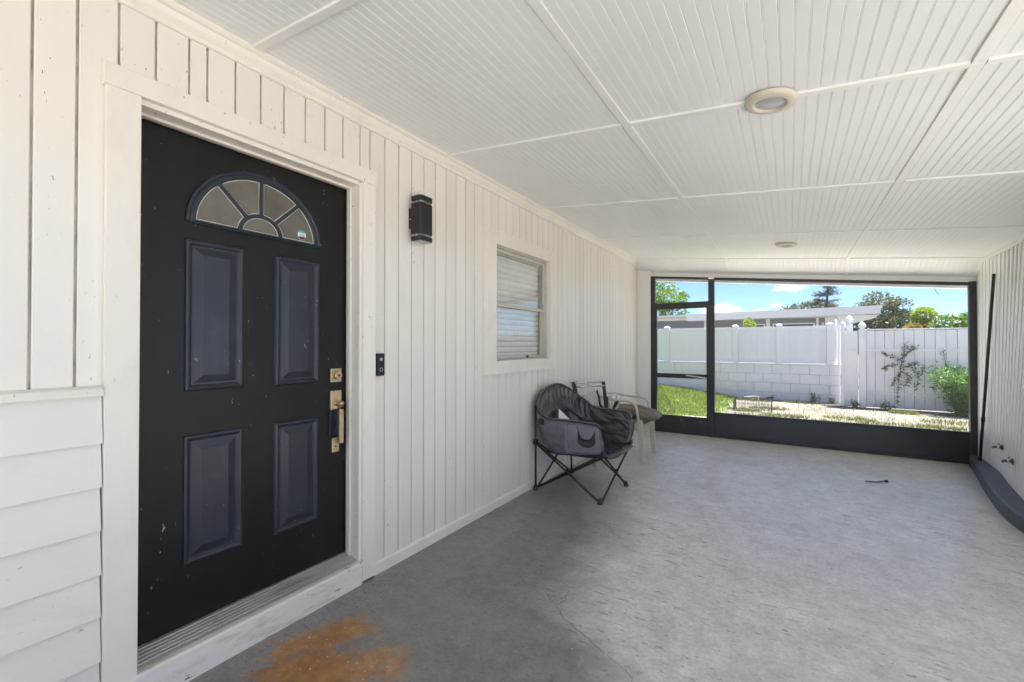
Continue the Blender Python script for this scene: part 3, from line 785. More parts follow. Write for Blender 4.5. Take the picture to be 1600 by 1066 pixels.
# security sticker on the last pane
SY, SZ = 1.262, 1.866
st = thing('security_sticker', (DX + .0045, SY, SZ), 'small octagonal teal and white sticker stuck on the fanlight glass', 'sticker')
oct_ = [(SY + .0235 * math.cos(R(22.5 + 45 * i)), SZ + .026 * math.sin(R(22.5 + 45 * i))) for i in range(8)]
obj('sticker_face', MB().prism([(DX + .0026, a, b) for a, b in oct_], (.0012, 0, 0), 0), 'sticker_white', st)
obj('printed_band', MB().add([(DX + .0042, SY - .0216, SZ + .0098), (DX + .0042, SY + .0216, SZ + .0098), (DX + .0042, SY + .009, SZ + .024), (DX + .0042, SY - .009, SZ + .024)], [(0, 1, 2, 3)]), 'sticker_teal', st)
obj('printed_band', MB().add([(DX + .0042, SY - .0205, SZ - .0098), (DX + .0042, SY + .0205, SZ - .0098), (DX + .0042, SY + .009, SZ - .0232), (DX + .0042, SY - .009, SZ - .0232)], [(3, 2, 1, 0)]), 'sticker_black', st)
tcu = bpy.data.curves.new('sticker_text', 'FONT'); tcu.body = "ring"; tcu.size = .017; tcu.align_x = 'CENTER'; tcu.align_y = 'CENTER'
tob = bpy.data.objects.new('lettering_source', tcu)
dg = bpy.context.evaluated_depsgraph_get
COL.objects.link(tob); bpy.context.view_layer.update()
tme = bpy.data.meshes.new_from_object(tob.evaluated_get(dg())); bpy.data.objects.remove(tob)
tme.materials.clear(); tme.materials.append(M['sticker_black'])
tme.transform(Matrix(((0, 0, 1, .0003), (1, 0, 0, 0), (0, 1, 0, -.001), (0, 0, 0, 1))))
lo = link('lettering', tme, st)
# deadbolt and handle set
bx('deadbolt_plate', 'brass', DOOR, DX, DX + .012, 1.424, 1.490, 1.102, 1.176, bevel=.003)
obj('deadbolt_cylinder', MB().lathe([(.0, .026), (.019, .026), (.022, .022), (.023, .0)], (DX + .0115, 1.457, 1.139), (1, 0, 0), 24), 'brass', DOOR)
obj('keyway', MB().lathe([(0, .0275), (.006, .0275), (.0065, .0255)], (DX + .0118, 1.457, 1.139), (1, 0, 0), 12), 'black_plastic', DOOR)
bx('handle_plate', 'brass', DOOR, DX, DX + .013, 1.424, 1.490, .953, 1.056, bevel=.003)
obj('thumb_latch', MB().tube(catmull([(DX + .012, 1.462, .985), (DX + .030, 1.466, .990), (DX + .052, 1.470, .983)], 4), [.008, .009, .010, .012, .012, .013, .014, .013, .010], 8), 'brass', DOOR, smooth=True)
obj('handle_grip', MB().box(DX + .040, DX + .058, 1.447, 1.472, .775, .975).box(DX + .010, DX + .058, 1.447, 1.472, .955, .9749).box(DX + .010, DX + .0579, 1.4471, 1.4719, .7751, .795), 'brass', DOOR, bevel=.002)
label_part(bx('grip_backing', 'dark_handle', DOOR, DX, DX + .006, 1.418, 1.474, .815, .953), 'dark navy strip behind the brass grip')
bx('lower_handle_plate', 'brass', DOOR, DX, DX + .012, 1.434, 1.476, .722, .800, bevel=.003)
obj('screw', MB().lathe([(0, .0135), (.0045, .0135), (.005, .0120)], (DX, 1.455, .752), (1, 0, 0), 10), 'black_plastic', DOOR)

# ================================================================== DOORBELL
db = thing('video_doorbell', (0.0, 1.668, 1.131), 'slim black doorbell with round button beside the door frame', 'doorbell')
bx('doorbell_body', 'black_plastic', db, 0.0003, .030, 1.640, 1.690, 1.128, 1.256, bevel=.004)
obj('button_ring', MB().lathe([(.0085, .0), (.0085, .002), (.0115, .002), (.0118, .0)], (.0298, 1.665, 1.164), (1, 0, 0), 24), 'grey_ring', db)
obj('camera_lens', MB().lathe([(0, .0022), (.006, .0022), (.0095, .0005), (.0097, 0)], (.0298, 1.665, 1.223), (1, 0, 0), 20), 'grey_ring', db)

# ================================================================== WALL LAMP
LY0, LY1 = 1.895, 2.010
lamp = thing('wall_lamp', (0.0, 1.95, 2.07), 'black up and down wall lamp with clear bands', 'wall lamp')
bx('mounting_plate', 'black_metal', lamp, 0.0003, .030, LY0 + .006, LY1 - .006, 2.030, 2.155, bevel=.002)
def lamp_poly(z, inset=0.0): return [(.028, LY0 + inset, z), (.096 - inset, LY0 + inset, z), (.108 - inset, LY0 + .014, z), (.108 - inset, LY1 - .014, z), (.096 - inset, LY1 - inset, z), (.028, LY1 - inset, z)]
obj('lamp_body', MB().prism(lamp_poly(1.990), (0, 0, .190), 2), 'black_metal', lamp, bevel=.002)
for z in (1.9755, 2.1805): obj('clear_band', MB().prism(lamp_poly(z, .008), (0, 0, .0140), 2), 'clear_band', lamp)
obj('end_cap', MB().prism(lamp_poly(1.948), (0, 0, .027), 2), 'black_metal', lamp, bevel=.002)
obj('end_cap', MB().prism(lamp_poly(2.1950), (0, 0, .030), 2), 'black_metal', lamp, bevel=.002)
obj('lower_lens', MB().prism(lamp_poly(1.9455, .012), (0, 0, .0022), 2), 'lamp_lens', lamp)
for z in (1.9755, 2.1805): 
    for yy in (LY0 + .014, LY1 - .014): obj('spacer', MB().lathe([(0, 0), (.005, 0), (.005, .0139), (0, .0139)], (.060, yy, z), (0, 0, 1), 8), 'silver', lamp)
obj('screw', MB().lathe([(0, .0025), (.004, .0025), (.0045, 0)], (.016, LY0 + .006, 2.085), (0, -1, 0), 8), 'silver', lamp)

# ================================================================== WINDOW
win = thing('window', (0, (WY0 + WY1) / 2, WZ0), 'white cased sash window with two panes in the board wall', 'window')
CW = .118
bx('casing', 'trim', win, .0006, .040, WY0 - CW, WY0 + .004, WZ0 - .098, WZ1 + .108, bevel=.002)
bx('casing', 'trim', win, .0006, .040, WY1 - .004, WY1 + CW, WZ0 - .098, WZ1 + .108, bevel=.002)
bx('casing', 'trim', win, .0006, .0392, WY0 + .0042, WY1 - .0042, WZ1 - .006, WZ1 + .108, bevel=.002)
bx('casing', 'trim', win, .0006, .0392, WY0 + .0042, WY1 - .0042, WZ0 - .098, WZ0 + .006, bevel=.002)
MIDZ = 1.650
fr = [('window_jamb', (WY0, WY0 + .02, WZ0, WZ1)), ('window_jamb', (WY1 - .02, WY1, WZ0, WZ1)), ('window_jamb', (WY0 + .0201, WY1 - .0201, WZ1 - .016, WZ1)), ('window_sill', (WY0 + .0201, WY1 - .0201, WZ0, WZ0 + .016))]
for nm, (a, b, c, d) in fr: bx(nm, 'window_frame', win, -.100, .0005, a, b, c, d)
def sash(x, za, zb, nm):
    s_ = bx(nm, 'window_frame', win, x - .022, x, WY0 + .0205, WY0 + .042, za, zb, bevel=.001)
    for d in ((WY1 - .042, WY1 - .0205, za, zb), (WY0 + .0421, WY1 - .0421, zb - .028, zb), (WY0 + .0421, WY1 - .0421, za, za + .026)):
        q = obj('rail', MB().box(x - .022, x, *d), 'window_frame', None, bevel=.001); q.parent = s_; q.data.transform(Matrix.Translation(-world_loc(s_)))
    p = obj('pane', MB().quad((x - .010, WY0 + .040, za + .024), (x - .010, WY1 - .040, za + .024), (x - .010, WY1 - .040, zb - .026), (x - .010, WY0 + .040, zb - .026)), 'glass', None); p.parent = s_; p.data.transform(Matrix.Translation(-world_loc(s_)))
sash(-.020, MIDZ - .028, WZ1 - .0165, 'upper_sash')
sash(-.046, WZ0 + .0165, MIDZ, 'lower_sash')
bx('sash_lock', 'black_metal', win, -.0455, -.034, 3.40, 3.425, WZ0 + .020, WZ0 + .040, bevel=.002)
bl = thing('window_blind', (-.085, (WY0 + WY1) / 2, WZ0), 'closed pale horizontal blind hanging behind the window glass', 'blind')
slat_mb = MB(); SW = WY1 - WY0 - .09
slat_mb.grid(lambda u, v: (.006 * math.sin(v * math.pi) + 0, -SW / 2 + SW * u, (v - .5) * .0466), 1, 4)
slat_me = mesh_of(slat_mb, 'blind', 'slat', True)
z = WZ0 + .045
while z < WZ1 - .05:
    o = link('slat', slat_me, bl); o.location = (0, 0.0, z - WZ0); o.rotation_euler = (0, R(9 + random.uniform(-4, 4)), 0); z += .0485
bx('head_rail', 'blind', bl, -.100, -.070, WY0 + .03, WY1 - .03, WZ1 - .045, WZ1 - .018)

# ================================================================== RECESSED CEILING LIGHTS
def down_light(x, y, label, r=.102):
    e = thing('ceiling_light', (x, y, ceil_z(x) - .010), label, 'ceiling light', 'round lights in the porch ceiling')
    nrm = Vector((SLOPE, 0, 1)).normalized() * -1
    rot = nrm.to_track_quat('Z', 'Y').to_euler()
    t1 = link('trim_ring', mesh_of(MB().lathe([(r * 1.02, -.006), (r, .004), (r * .93, .012), (r * .70, .018), (r * .64, .016), (r * .60, .006)], (0, 0, 0), (0, 0, 1), 40), 'lamp_trim', 'trim_ring', True), e)
    t2 = link('lens', mesh_of(MB().lathe([(r * .61, .006), (r * .45, .010), (r * .2, .0125), (0, .013)], (0, 0, 0), (0, 0, 1), 32), 'lamp_lens', 'lens', True), e)
    e.rotation_euler = rot
down_light(1.925, 2.222, 'round cream rimmed ceiling light set across the batten')
down_light(1.955, 5.483, 'small round ceiling light between battens toward the screen', .098)

# ================================================================== SCREEN WALL
SCR = thing('screen_wall', (1.9, YS, 0), 'dark framed insect screen wall with low solid kick panel', 'screen')
def post(x0, x1, z0, z1, nm='post', parent=SCR, y0=YS - .04, y1=YS + .02): return bx(nm, 'frame', parent, x0, x1, y0, y1, z0, z1, bevel=.002)
FT = lambda x: 2.372 - .105 * x            # top of the frame follows the ceiling slope
post(.2055, .268, 0.0, FT(.24)); post(1.012, 1.090, 0.0, FT(1.05) - .02); post(3.635, 3.692, 0.0, FT(3.66) + .01)
def sloped_rail(x0, x1, zt, h, nm='top_rail'):
    V = [(x, y_, zt(x) - hh) for x in (x0, x1) for (y_, hh) in ((YS - .035, 0), (YS + .02, 0), (YS + .02, h), (YS - .035, h))]
    return obj(nm, MB().add(V, [(0, 1, 2, 3), (7, 6, 5, 4), (0, 4, 5, 1), (1, 5, 6, 2), (2, 6, 7, 3), (3, 7, 4, 0)]), 'frame', SCR)
sloped_rail(.2681, 1.0119, FT, .030); sloped_rail(1.0901, 3.6349, FT, .034)
bx('kick_rail', 'frame', SCR, 1.0903, 3.6347, YS - .032, YS + .015, .318, .350, bevel=.003)
bx('kick_panel', 'kick', SCR, 1.0903, 3.6347, YS - .016, YS - .006, .0405, .3178)
bx('bottom_rail', 'frame', SCR, 1.0903, 3.6347, YS - .034, YS + .015, 0.0, .040, bevel=.003)
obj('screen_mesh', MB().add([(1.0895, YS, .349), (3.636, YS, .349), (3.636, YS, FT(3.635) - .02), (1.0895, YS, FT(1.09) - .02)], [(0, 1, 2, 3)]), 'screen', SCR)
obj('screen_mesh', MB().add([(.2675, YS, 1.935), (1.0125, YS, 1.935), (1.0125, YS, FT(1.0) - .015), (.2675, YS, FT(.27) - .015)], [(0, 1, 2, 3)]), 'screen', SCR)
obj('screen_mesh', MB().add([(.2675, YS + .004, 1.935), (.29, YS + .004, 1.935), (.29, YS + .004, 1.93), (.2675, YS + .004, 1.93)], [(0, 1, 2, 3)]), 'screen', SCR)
# ---- screen door
SD = thing('back_door', (.275, YS, 0.0), 'dark screen door with mid push rail and weathered kick plate', 'door')
post(.2685, .292, .012, 1.930, 'stile', SD, YS - .030, YS + .016); post(.985, 1.0115, .012, 1.930, 'stile', SD, YS - .030, YS + .016)
bx('rail', 'frame', SD, .2922, .9848, YS - .028, YS + .014, 1.838, 1.930, bevel=.002)
bx('rail', 'frame', SD, .2922, .9848, YS - .028, YS + .014, .815, .880, bevel=.002)
bx('kick_plate', 'door_kick', SD, .2922, .9848, YS - .018, YS - .004, .014, .245)
bx('gap_strip', 'frame', SD, .2690, 1.0112, YS - .024, YS + .006, .0005, .0135)  # strip added to close the bright gap under the door
bx('rail', 'frame', SD, .2922, .9848, YS - .026, YS + .012, .2455, .262, bevel=.001)
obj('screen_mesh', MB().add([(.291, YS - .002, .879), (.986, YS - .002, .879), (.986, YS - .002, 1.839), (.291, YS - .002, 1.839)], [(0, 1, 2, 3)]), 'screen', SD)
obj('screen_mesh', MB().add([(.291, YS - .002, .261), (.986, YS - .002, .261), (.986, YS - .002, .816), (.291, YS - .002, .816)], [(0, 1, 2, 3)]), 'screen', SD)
obj('loose_screen_flap', MB().add([(.293, YS - .010, .80), (.300, YS - .016, .262), (.595, YS - .022, .262), (.44, YS - .020, .54)], [(0, 1, 2, 3)]), 'screen_loose', SD)
obj('flap_edge', MB().tube([(.293, YS - .011, .80), (.44, YS - .021, .54), (.595, YS - .023, .262)], .0025, 5), 'screen_loose', SD)
obj('push_bar', MB().tube([(.70, YS - .028, .862), (.74, YS - .050, .860), (.94, YS - .060, .838), (.985, YS - .052, .834), (1.0, YS - .030, .836)], .007, 8), 'silver', SD, smooth=True)
bx('latch', 'black_metal', SD, .988, 1.008, YS - .050, YS - .0305, .83, .90, bevel=.003)

# ================================================================== RIGHT WALL
RW = thing('carport_wall', (3.6, 5.0, 0), 'white grooved board wall rising from the painted kerb', 'wall')
ys = [3.30 + .1065 * i for i in range(33)]
ys = [v for v in ys if v < YS + .05]
def rx(y_): return interp(WALL_X, y_)
def lean(y_): return max(0.0, (3.70 - rx(y_)) * .62)
for a, b in zip(ys, ys[1:]):
    xa, xb = rx(a), rx(b); g_ = .0048
    A = Vector((xa, a)); B = Vector((xb, b)); t = (B - A).normalized(); nn = Vector((t.y, -t.x))   # outward +x
    A2, B2 = A + t * g_, B - t * g_
    poly = [(A2.x, A2.y, .10), (B2.x, B2.y, .10), (B2.x + nn.x * .012, B2.y + nn.y * .012, .10), (A2.x + nn.x * .012, A2.y + nn.y * .012, .10)]
    obj('board', MB().prism(poly, (lean(a), 0, ceil_z(xa + lean(a)) - .103), 2), 'rwall', RW)
mb = MB()
for a, b in zip(ys, ys[1:]):
    xa, xb = rx(a) + .009, rx(b) + .009
    for (p, q) in (((xa, a), (xb, b)),):
        mb.add([(p[0], p[1], .09), (q[0], q[1], .09), (q[0] + .08, q[1], .09), (p[0] + .08, p[1], .09), (p[0] + lean(a), p[1], ceil_z(xa) - .001), (q[0] + lean(b), q[1], ceil_z(xa) - .001), (q[0] + .08 + lean(b), q[1], ceil_z(xa) - .001), (p[0] + .08 + lean(a), p[1], ceil_z(xa) - .001)],
               [(3, 2, 1, 0), (4, 5, 6, 7), (0, 1, 5, 4), (1, 2, 6, 5), (2, 3, 7, 6), (3, 0, 4, 7)])
obj('sheathing', mb, 'wall_gap', RW, recalc=False)
mb = MB(); prof = []
yk = [3.30 + i * .1 for i in range(35)]; yk = [v for v in yk if v <= YS - .03]
for y_ in yk:
    xi = interp(KERB_IN, y_); xo = rx(y_) + .06
    for (x, z_) in ((xi, 0.0), (xi + .004, .100), (xi + .016, .112), (xo, .118), (xo, 0.0)): mb.v.append((x, y_, z_))
n = 5
for i in range(len(yk) - 1):
    for k in range(n): mb.f.append((i * n + k, i * n + (k + 1) % n, (i + 1) * n + (k + 1) % n, (i + 1) * n + k))
mb.f.append(tuple(range(n))); mb.f.append(tuple((len(yk) - 1) * n + k for k in reversed(range(n))))
tag(obj('kerb', mb, 'kerb'), kind='structure')
obj('crown_strip', MB().add([(x + lean(y_) + dx, y_, ceil_z(x + lean(y_) + dx) - dz) for (y_, x) in ((YS - .015, rx(YS)), (5.9, rx(5.9)), (5.3, rx(5.3)), (4.8, rx(4.8)), (4.4, rx(4.4)), (3.9, rx(3.9)), (3.3, rx(3.3))) for (dx, dz) in ((-.014, .035), (.002, .035), (.002, .002), (-.014, .002))],
    [(i * 4 + k, i * 4 + (k + 1) % 4, i * 4 + 4 + (k + 1) % 4, i * 4 + 4 + k) for i in range(6) for k in range(4)]), 'rwall', RW)

# black pole leaning in the corner
pl = thing('leaning_pole', (3.60, 6.36, .116), 'thin black pole leaning against the white grooved wall', 'pole')
P0, P1 = Vector((3.628, 6.36, .116)), Vector((3.632, 5.965, 1.985))
obj('pole_shaft', MB().tube([P0, P0.lerp(P1, .5), P1], .0125, 10), 'pole', pl, smooth=True)
obj('pole_joint', MB().tube([P0.lerp(P1, .22), P0.lerp(P1, .245)], .0165, 10), 'black_plastic', pl, smooth=True)
obj('pole_tip', MB().tube([P0, P0.lerp(P1, .012)], .015, 10), 'black_plastic', pl)
# pipe stubs
def stub(y_, z_, label):
    x = rx(y_); e = thing('pipe_stub', (x, y_, z_), label, 'pipe stub')
    obj('flange', MB().lathe([(0, .006), (.024, .006), (.026, .0)], (x, y_, z_), (-1, 0, 0), 16), 'rusty', e)
    obj('pipe', MB().tube([(x - .004, y_, z_), (x - .05, y_, z_), (x - .062, y_, z_ - .012)], .011, 8), 'rusty', e, smooth=True)
    obj('collar', MB().tube([(x - .022, y_, z_), (x - .036, y_, z_)], .016, 8), 'silver', e)
    obj('screw', MB().tube([(x + .001, y_ + .055, z_ + .02), (x - .010, y_ + .055, z_ + .02)], .006, 6), 'rusty', e)
stub(5.72, .372, 'weathered pipe stub in the grooved wall nearer the leaning pole')
stub(5.25, .340, 'weathered pipe stub in the grooved wall farther from the leaning pole')
tag(obj('wall_plug', MB().lathe([(0, .006), (.009, .005), (.012, 0)], (rx(5.5), 5.5, .19), (-1, 0, 0), 12), 'paper'), 'tiny white plug low on the grooved wall below the pipe stubs', 'plug')
# bit of cable on the floor
tag(obj('cable_offcut', MB().tube(catmull([(2.585, 5.29, .006), (2.63, 5.30, .006), (2.68, 5.315, .008), (2.72, 5.36, .010), (2.745, 5.37, .008)], 5), .005, 6)
        .lathe([(0, -.014), (.011, -.012), (.012, .010), (0, .014)], (2.752, 5.374, .012), (1, .3, 0), 8), 'black_plastic', smooth=True), 'short black cable offcut lying on the grey floor', 'cable')
# ================================================================== CAMP CHAIR
CC = thing('camp_chair', (.40, 3.68, 0), 'grey padded folding camp chair with rounded back beside the board wall', 'chair')
RIM = catmull([(.672, 3.405, .585), (.640, 3.390, .632), (.52, 3.380, .645), (.34, 3.375, .648), (.20, 3.372, .650), (.115, 3.362, .700), (.080, 3.375, .775), (.072, 3.43, .845), (.076, 3.53, .895), (.085, 3.66, .922),
               (.095, 3.79, .915), (.125, 3.90, .875), (.190, 3.975, .815), (.290, 4.005, .745), (.390, 4.005, .690), (.56, 3.995, .682), (.715, 3.985, .672), (.762, 3.975, .620)], 5)
BOT = catmull([(.690, 3.430, .400), (.655, 3.425, .385), (.52, 3.425, .362), (.34, 3.425, .348), (.24, 3.425, .345), (.195, 3.430, .350), (.170, 3.445, .360), (.160, 3.48, .370), (.155, 3.56, .372), (.155, 3.66, .372),
               (.155, 3.78, .372), (.160, 3.87, .370), (.180, 3.92, .360), (.240, 3.945, .350), (.34, 3.95, .350), (.52, 3.955, .370), (.68, 3.955, .400), (.735, 3.945, .415)], 5)
CEN = Vector((.42, 3.69, 0))
def shell(u, v, off):
    k = u * (len(RIM) - 1); i = min(int(k), len(RIM) - 2); t = k - i
    r_ = RIM[i].lerp(RIM[i + 1], t); b_ = BOT[i].lerp(BOT[i + 1], t)
    p = b_.lerp(r_, v); out = (r_ - CEN); out.z = 0
    # outward direction from the path
    tg = (RIM[min(i + 2, len(RIM) - 1)] - RIM[max(i - 1, 0)]); nn = Vector((-tg.y, tg.x, 0)); nn = nn.normalized() if nn.length > 1e-6 else out.normalized()
    if nn.dot(out) < 0: nn = -nn
    bulge = .028 * math.sin(math.pi * min(1, v * .95 + .03))
    wr = .010 * mnoise.noise(Vector((u * 26, v * 6, 2.2))) + .007 * mnoise.noise(Vector((u * 46 + v * 9, v * 10, 7)))
    if off < 0 and .28 < u < .78 and v > .62: wr += .024 * (abs(math.sin(u * 92 + 1.4 * math.sin(v * 9))) - .5) * min(1, (v - .62) / .12) * min(1, (1.02 - v) / .1)
    if off < 0 and .28 < u < .80: wr += .012 * math.sin(u * 46 + v * 7) * (1 - v) + (-.020 if .58 < v < .64 else 0)
    return p + nn * (bulge * (1 if off > 0 else .35) + off + wr)
OFFI = -.030
obj('outer_shell', MB().grid(lambda u, v: shell(u, v, .004), 120, 16), 'camp_grey', CC, smooth=True, recalc=False)
obj('inner_padding', MB().grid(lambda u, v: shell(u, v, OFFI), 240, 34), 'camp_dark', CC, smooth=True, recalc=False)
rim_mb = MB().grid(lambda u, v: shell(u, 1.0, .004).lerp(shell(u, 1.0, OFFI), v) + Vector((0, 0, .016 * math.sin(math.pi * v))), 120, 5)
obj('rim_binding', rim_mb, 'camp_grey', CC, smooth=True, recalc=False)
obj('piping', MB().tube([shell(i / 90, 1.0, .004) + Vector((0, 0, .002)) for i in range(91)], .0055, 6), 'piping', CC, smooth=True)
obj('piping', MB().tube([shell(i / 90, 1.0, OFFI) + Vector((0, 0, .003)) for i in range(91)], .0045, 6), 'piping', CC, smooth=True)
for uu in (0.0, 1.0):
    obj('end_panel', MB().grid(lambda u, v: shell(uu, v, .004).lerp(shell(uu, v, OFFI), u) + Vector((.014 * math.sin(math.pi * u), 0, 0)), 5, 14), 'camp_dark' if uu else 'camp_grey', CC, smooth=True)
    obj('piping', MB().tube([shell(uu, v / 14, .004) + Vector((.003, 0, 0)) for v in range(15)], .005, 6), 'piping', CC, smooth=True)
obj('piping', MB().tube([shell(i / 60, 0.0, .010) for i in range(61)], .005, 6), 'piping', CC, smooth=True)
def seat(u, v):
    x = .15 + .58 * u + .045 * v * u; y_ = 3.425 + .53 * v
    z_ = .372 + .035 * u ** 3 - .040 * math.sin(math.pi * v) * (1 - .45 * u) + .006 * mnoise.noise(Vector((u * 7, v * 9, 3)))
    if u > .93: z_ -= (u - .93) * .55
    return (x, y_, z_)
obj('seat', MB().grid(seat, 30, 24), 'camp_dark', CC, smooth=True, recalc=False)
obj('seat_base', MB().grid(lambda u, v: (.16 + .53 * u + .045 * v * u, 3.43 + .52 * v, .360 - .045 * math.sin(math.pi * v) - .018 * math.sin(math.pi * u)), 12, 12), 'camp_grey', CC, smooth=True)
# cup pocket on the arm by the door side: panel, mesh net, net trim
def near_patch(uvs, off): return [shell(u, v, off) for u, v in uvs]
def sidepatch(xs, zfun0, zfun1, off, nx=14, nz=5):
    """patch on the near arm between two height curves, following the shell"""
    def fn(a, b):
        x = xs[0] + (xs[1] - xs[0]) * a
        lo, hi = 0.0, .30
        for _ in range(18):
            m_ = (lo + hi) / 2
            if shell(m_, .5, off).x > x: lo = m_
            else: hi = m_
        v = zfun0(a) + (zfun1(a) - zfun0(a)) * b
        return shell(lo, v, off)
    return MB().grid(fn, nx, nz)
PK = obj('cup_pocket', sidepatch((.39, .675), lambda a: .12 - .04 * a, lambda a: .93, .011), 'camp_light', CC, smooth=True, recalc=False)
vv = lambda a: abs(2 * a - 1)
sub('mesh_net', sidepatch((.485, .640), lambda a: .28 + .16 * vv(a) ** 3, lambda a: .50 + .40 * vv(a) ** 3.2, .016), 'net', PK, smooth=True, recalc=False)
sub('net_trim', sidepatch((.482, .643), lambda a: .485 + .40 * vv(a) ** 3.2, lambda a: .535 + .40 * vv(a) ** 3.2, .019), 'piping', PK, smooth=True, recalc=False)
obj('seam', sidepatch((.36, .385), lambda a: .05, lambda a: .97, .009, 2, 8), 'camp_light', CC, smooth=True, recalc=False)
hub = {'RLf': (.062, 3.385, .018), 'RLj': (.062, 3.385, .432), 'RLt': (.068, 3.375, .76), 'FLf': (.678, 3.366, .018), 'FRf': (.712, 3.925, .018), 'RRf': (.112, 4.035, .018), 'RRj': (.105, 4.03, .432), 'RRt': (.105, 4.01, .72),
       'FLh': (.690, 3.405, .398), 'FRh': (.742, 3.962, .408)}
hub = {k: Vector(v) for k, v in hub.items()}
def leg(a, b, o1=(0, 0, 0), o2=(0, 0, 0), r=.0088): obj('leg', MB().tube([hub[a] + Vector(o1), hub[b] + Vector(o2)], r, 10), 'black_metal', CC, smooth=True)
leg('RLf', 'RLt', r=.0095); leg('RRf', 'RRt', r=.0095)
leg('RLj', 'FLf', (0, -.016, 0), (0, -.012, 0)); leg('RLf', 'FLh', (0, .014, 0), (0, .012, 0)); leg('RLf', 'FLh', (.02, .034, .01), (-.03, .03, -.045))
leg('FLf', 'FRh', (.012, 0, 0), (.012, 0, 0)); leg('FRf', 'FLh', (-.006, 0, 0), (-.004, 0, 0))
leg('RRj', 'FRf', (0, .012, 0), (0, .014, 0)); leg('RRf', 'FRh', (0, -.016, 0), (0, -.012, 0))
leg('RLf', 'RRj', (.012, 0, 0), (.012, 0, 0)); leg('RRf', 'RLj', (-.012, 0, 0), (-.012, 0, 0))
for k in ('RLf', 'FLf', 'FRf', 'RRf'):
    p = hub[k]; obj('foot', MB().lathe([(0, -.018), (.020, -.018), (.022, -.006), (.017, .012), (.012, .030), (0, .030)], p, (0, 0, 1), 12), 'black_plastic', CC, smooth=False)
for k in ('RLj', 'RRj', 'FLh', 'FRh'):
    p = hub[k]; obj('hub', MB().box(p.x - .017, p.x + .017, p.y - .022, p.y + .022, p.z - .022, p.z + .022), 'black_plastic', CC, bevel=.006)
for a, b, c, d in (('RLj', 'FLf', 'RLf', 'FLh'), ('RRj', 'FRf', 'RRf', 'FRh')):
    m_ = hub[a].lerp(hub[b], .5); obj('pivot', MB().tube([m_ + Vector((0, -.024, 0)), m_ + Vector((0, .024, 0))], .010, 8), 'black_plastic', CC)
obj('pivot', MB().tube([hub['FLf'].lerp(hub['FRh'], .5) + Vector((-.014, 0, 0)), hub['FLf'].lerp(hub['FRh'], .5) + Vector((.022, 0, 0))], .010, 8), 'black_plastic', CC)
obj('arm_clip', MB().box(.120, .165, 3.335, 3.362, .600, .655), 'black_plastic', CC, bevel=.008)
obj('seat_strap', MB().tube([hub['RLj'] + Vector((.01, .01, .0)), (.20, 3.415, .352), (.23, 3.42, .346)], .006, 6), 'piping', CC)
# things lying in the chair
def paper_fn(u, v): return (.20 + .17 * v + .05 * u, 3.56 + .17 * u, .50 + .235 * v * (1 - .75 * u) + .002 * math.sin(u * 9) + .014 * u)
pp = MB()
V = [(.235, 3.500, .600), (.300, 3.660, .585), (.215, 3.540, .722)]
V2 = [(a + .0025, b, c) for a, b, c in V]
pp.add(V + V2, [(0, 1, 2), (5, 4, 3), (0, 3, 4, 1), (1, 4, 5, 2), (2, 5, 3, 0)])
tag(obj('paper_sheet', pp, 'paper'), 'white folded paper tucked inside the camp chair back', 'paper')
cl = MB()
def cloth(u, v):
    x = .24 + .47 * u; y_ = 3.52 + .26 * v + .05 * math.sin(u * 5)
    h = .255 * max(0.0, math.sin(math.pi * v)) ** .6 * (1 - u ** 2.4) * math.sin(math.pi * min(.5, u * 1.6 + .12)) ** .8
    return (x, y_ + .03 * mnoise.noise(Vector((u * 8, v * 6, 1))), .356 + .035 * u + h + .024 * mnoise.noise(Vector((u * 9, v * 9, 5))) * min(1, h * 9))
cl.grid(cloth, 40, 26)
tag(obj('navy_cloth', cl, 'navy', smooth=True, recalc=False), 'crumpled navy cloth lying on the camp chair seat', 'cloth')

# ================================================================== FOLDED CART
FC = thing('folded_cart', (.2, 4.4, 0), 'folded black and silver wheeled walker frame against the board wall', 'walker')
def ftube(nm, pts, r, mat, seg=8): return obj(nm, MB().tube(pts, r, seg), mat, FC, smooth=True)
def slab_bar(nm, a, b, w, t, mat):
    a, b = Vector(a), Vector(b); d = (b - a).normalized(); s_ = Vector((0.35, 1, 0)).normalized(); n_ = d.cross(s_).normalized()
    V = [p + s_ * (w * sx) + n_ * (t * sn) for p in (a, b) for sx, sn in ((-1, -1), (1, -1), (1, 1), (-1, 1))]
    return obj(nm, MB().add(V, [(3, 2, 1, 0), (4, 5, 6, 7), (0, 1, 5, 4), (1, 2, 6, 5), (2, 3, 7, 6), (3, 0, 4, 7)]), mat, FC, bevel=.003)
slab_bar('side_rail', (.055, 4.20, .912), (.22, 4.22, .20), .022, .010, 'black_plastic')
slab_bar('side_rail', (.275, 4.50, .905), (.36, 4.46, .30), .018, .010, 'black_plastic')
ftube('crossbar', [(.065, 4.21, .905), (.275, 4.50, .905)], .013, 'silver')
ftube('crossbar', [(.085, 4.22, .860), (.285, 4.49, .862)], .011, 'silver')
ftube('crossbar', catmull([(.10, 4.22, .770), (.16, 4.30, .765), (.20, 4.36, .800), (.23, 4.42, .805)], 5), .008, 'silver')
ftube('hinge_arm', catmull([(.23, 4.42, .815), (.25, 4.43, .74), (.26, 4.44, .66), (.29, 4.46, .62)], 5), .012, 'black_plastic')
ftube('handle_loop', catmull([(.245, 4.47, .44), (.248, 4.48, .60), (.250, 4.49, .70), (.268, 4.50, .735), (.33, 4.53, .750), (.385, 4.57, .765), (.400, 4.58, .750), (.403, 4.58, .70)], 4), .010, 'silver')
slab_bar('inner_rail', (.300, 4.52, .735), (.325, 4.50, .40), .020, .010, 'black_plastic')
slab_bar('folded_wing', (.40, 4.58, .69), (.34, 4.53, .50), .030, .006, 'black_plastic')
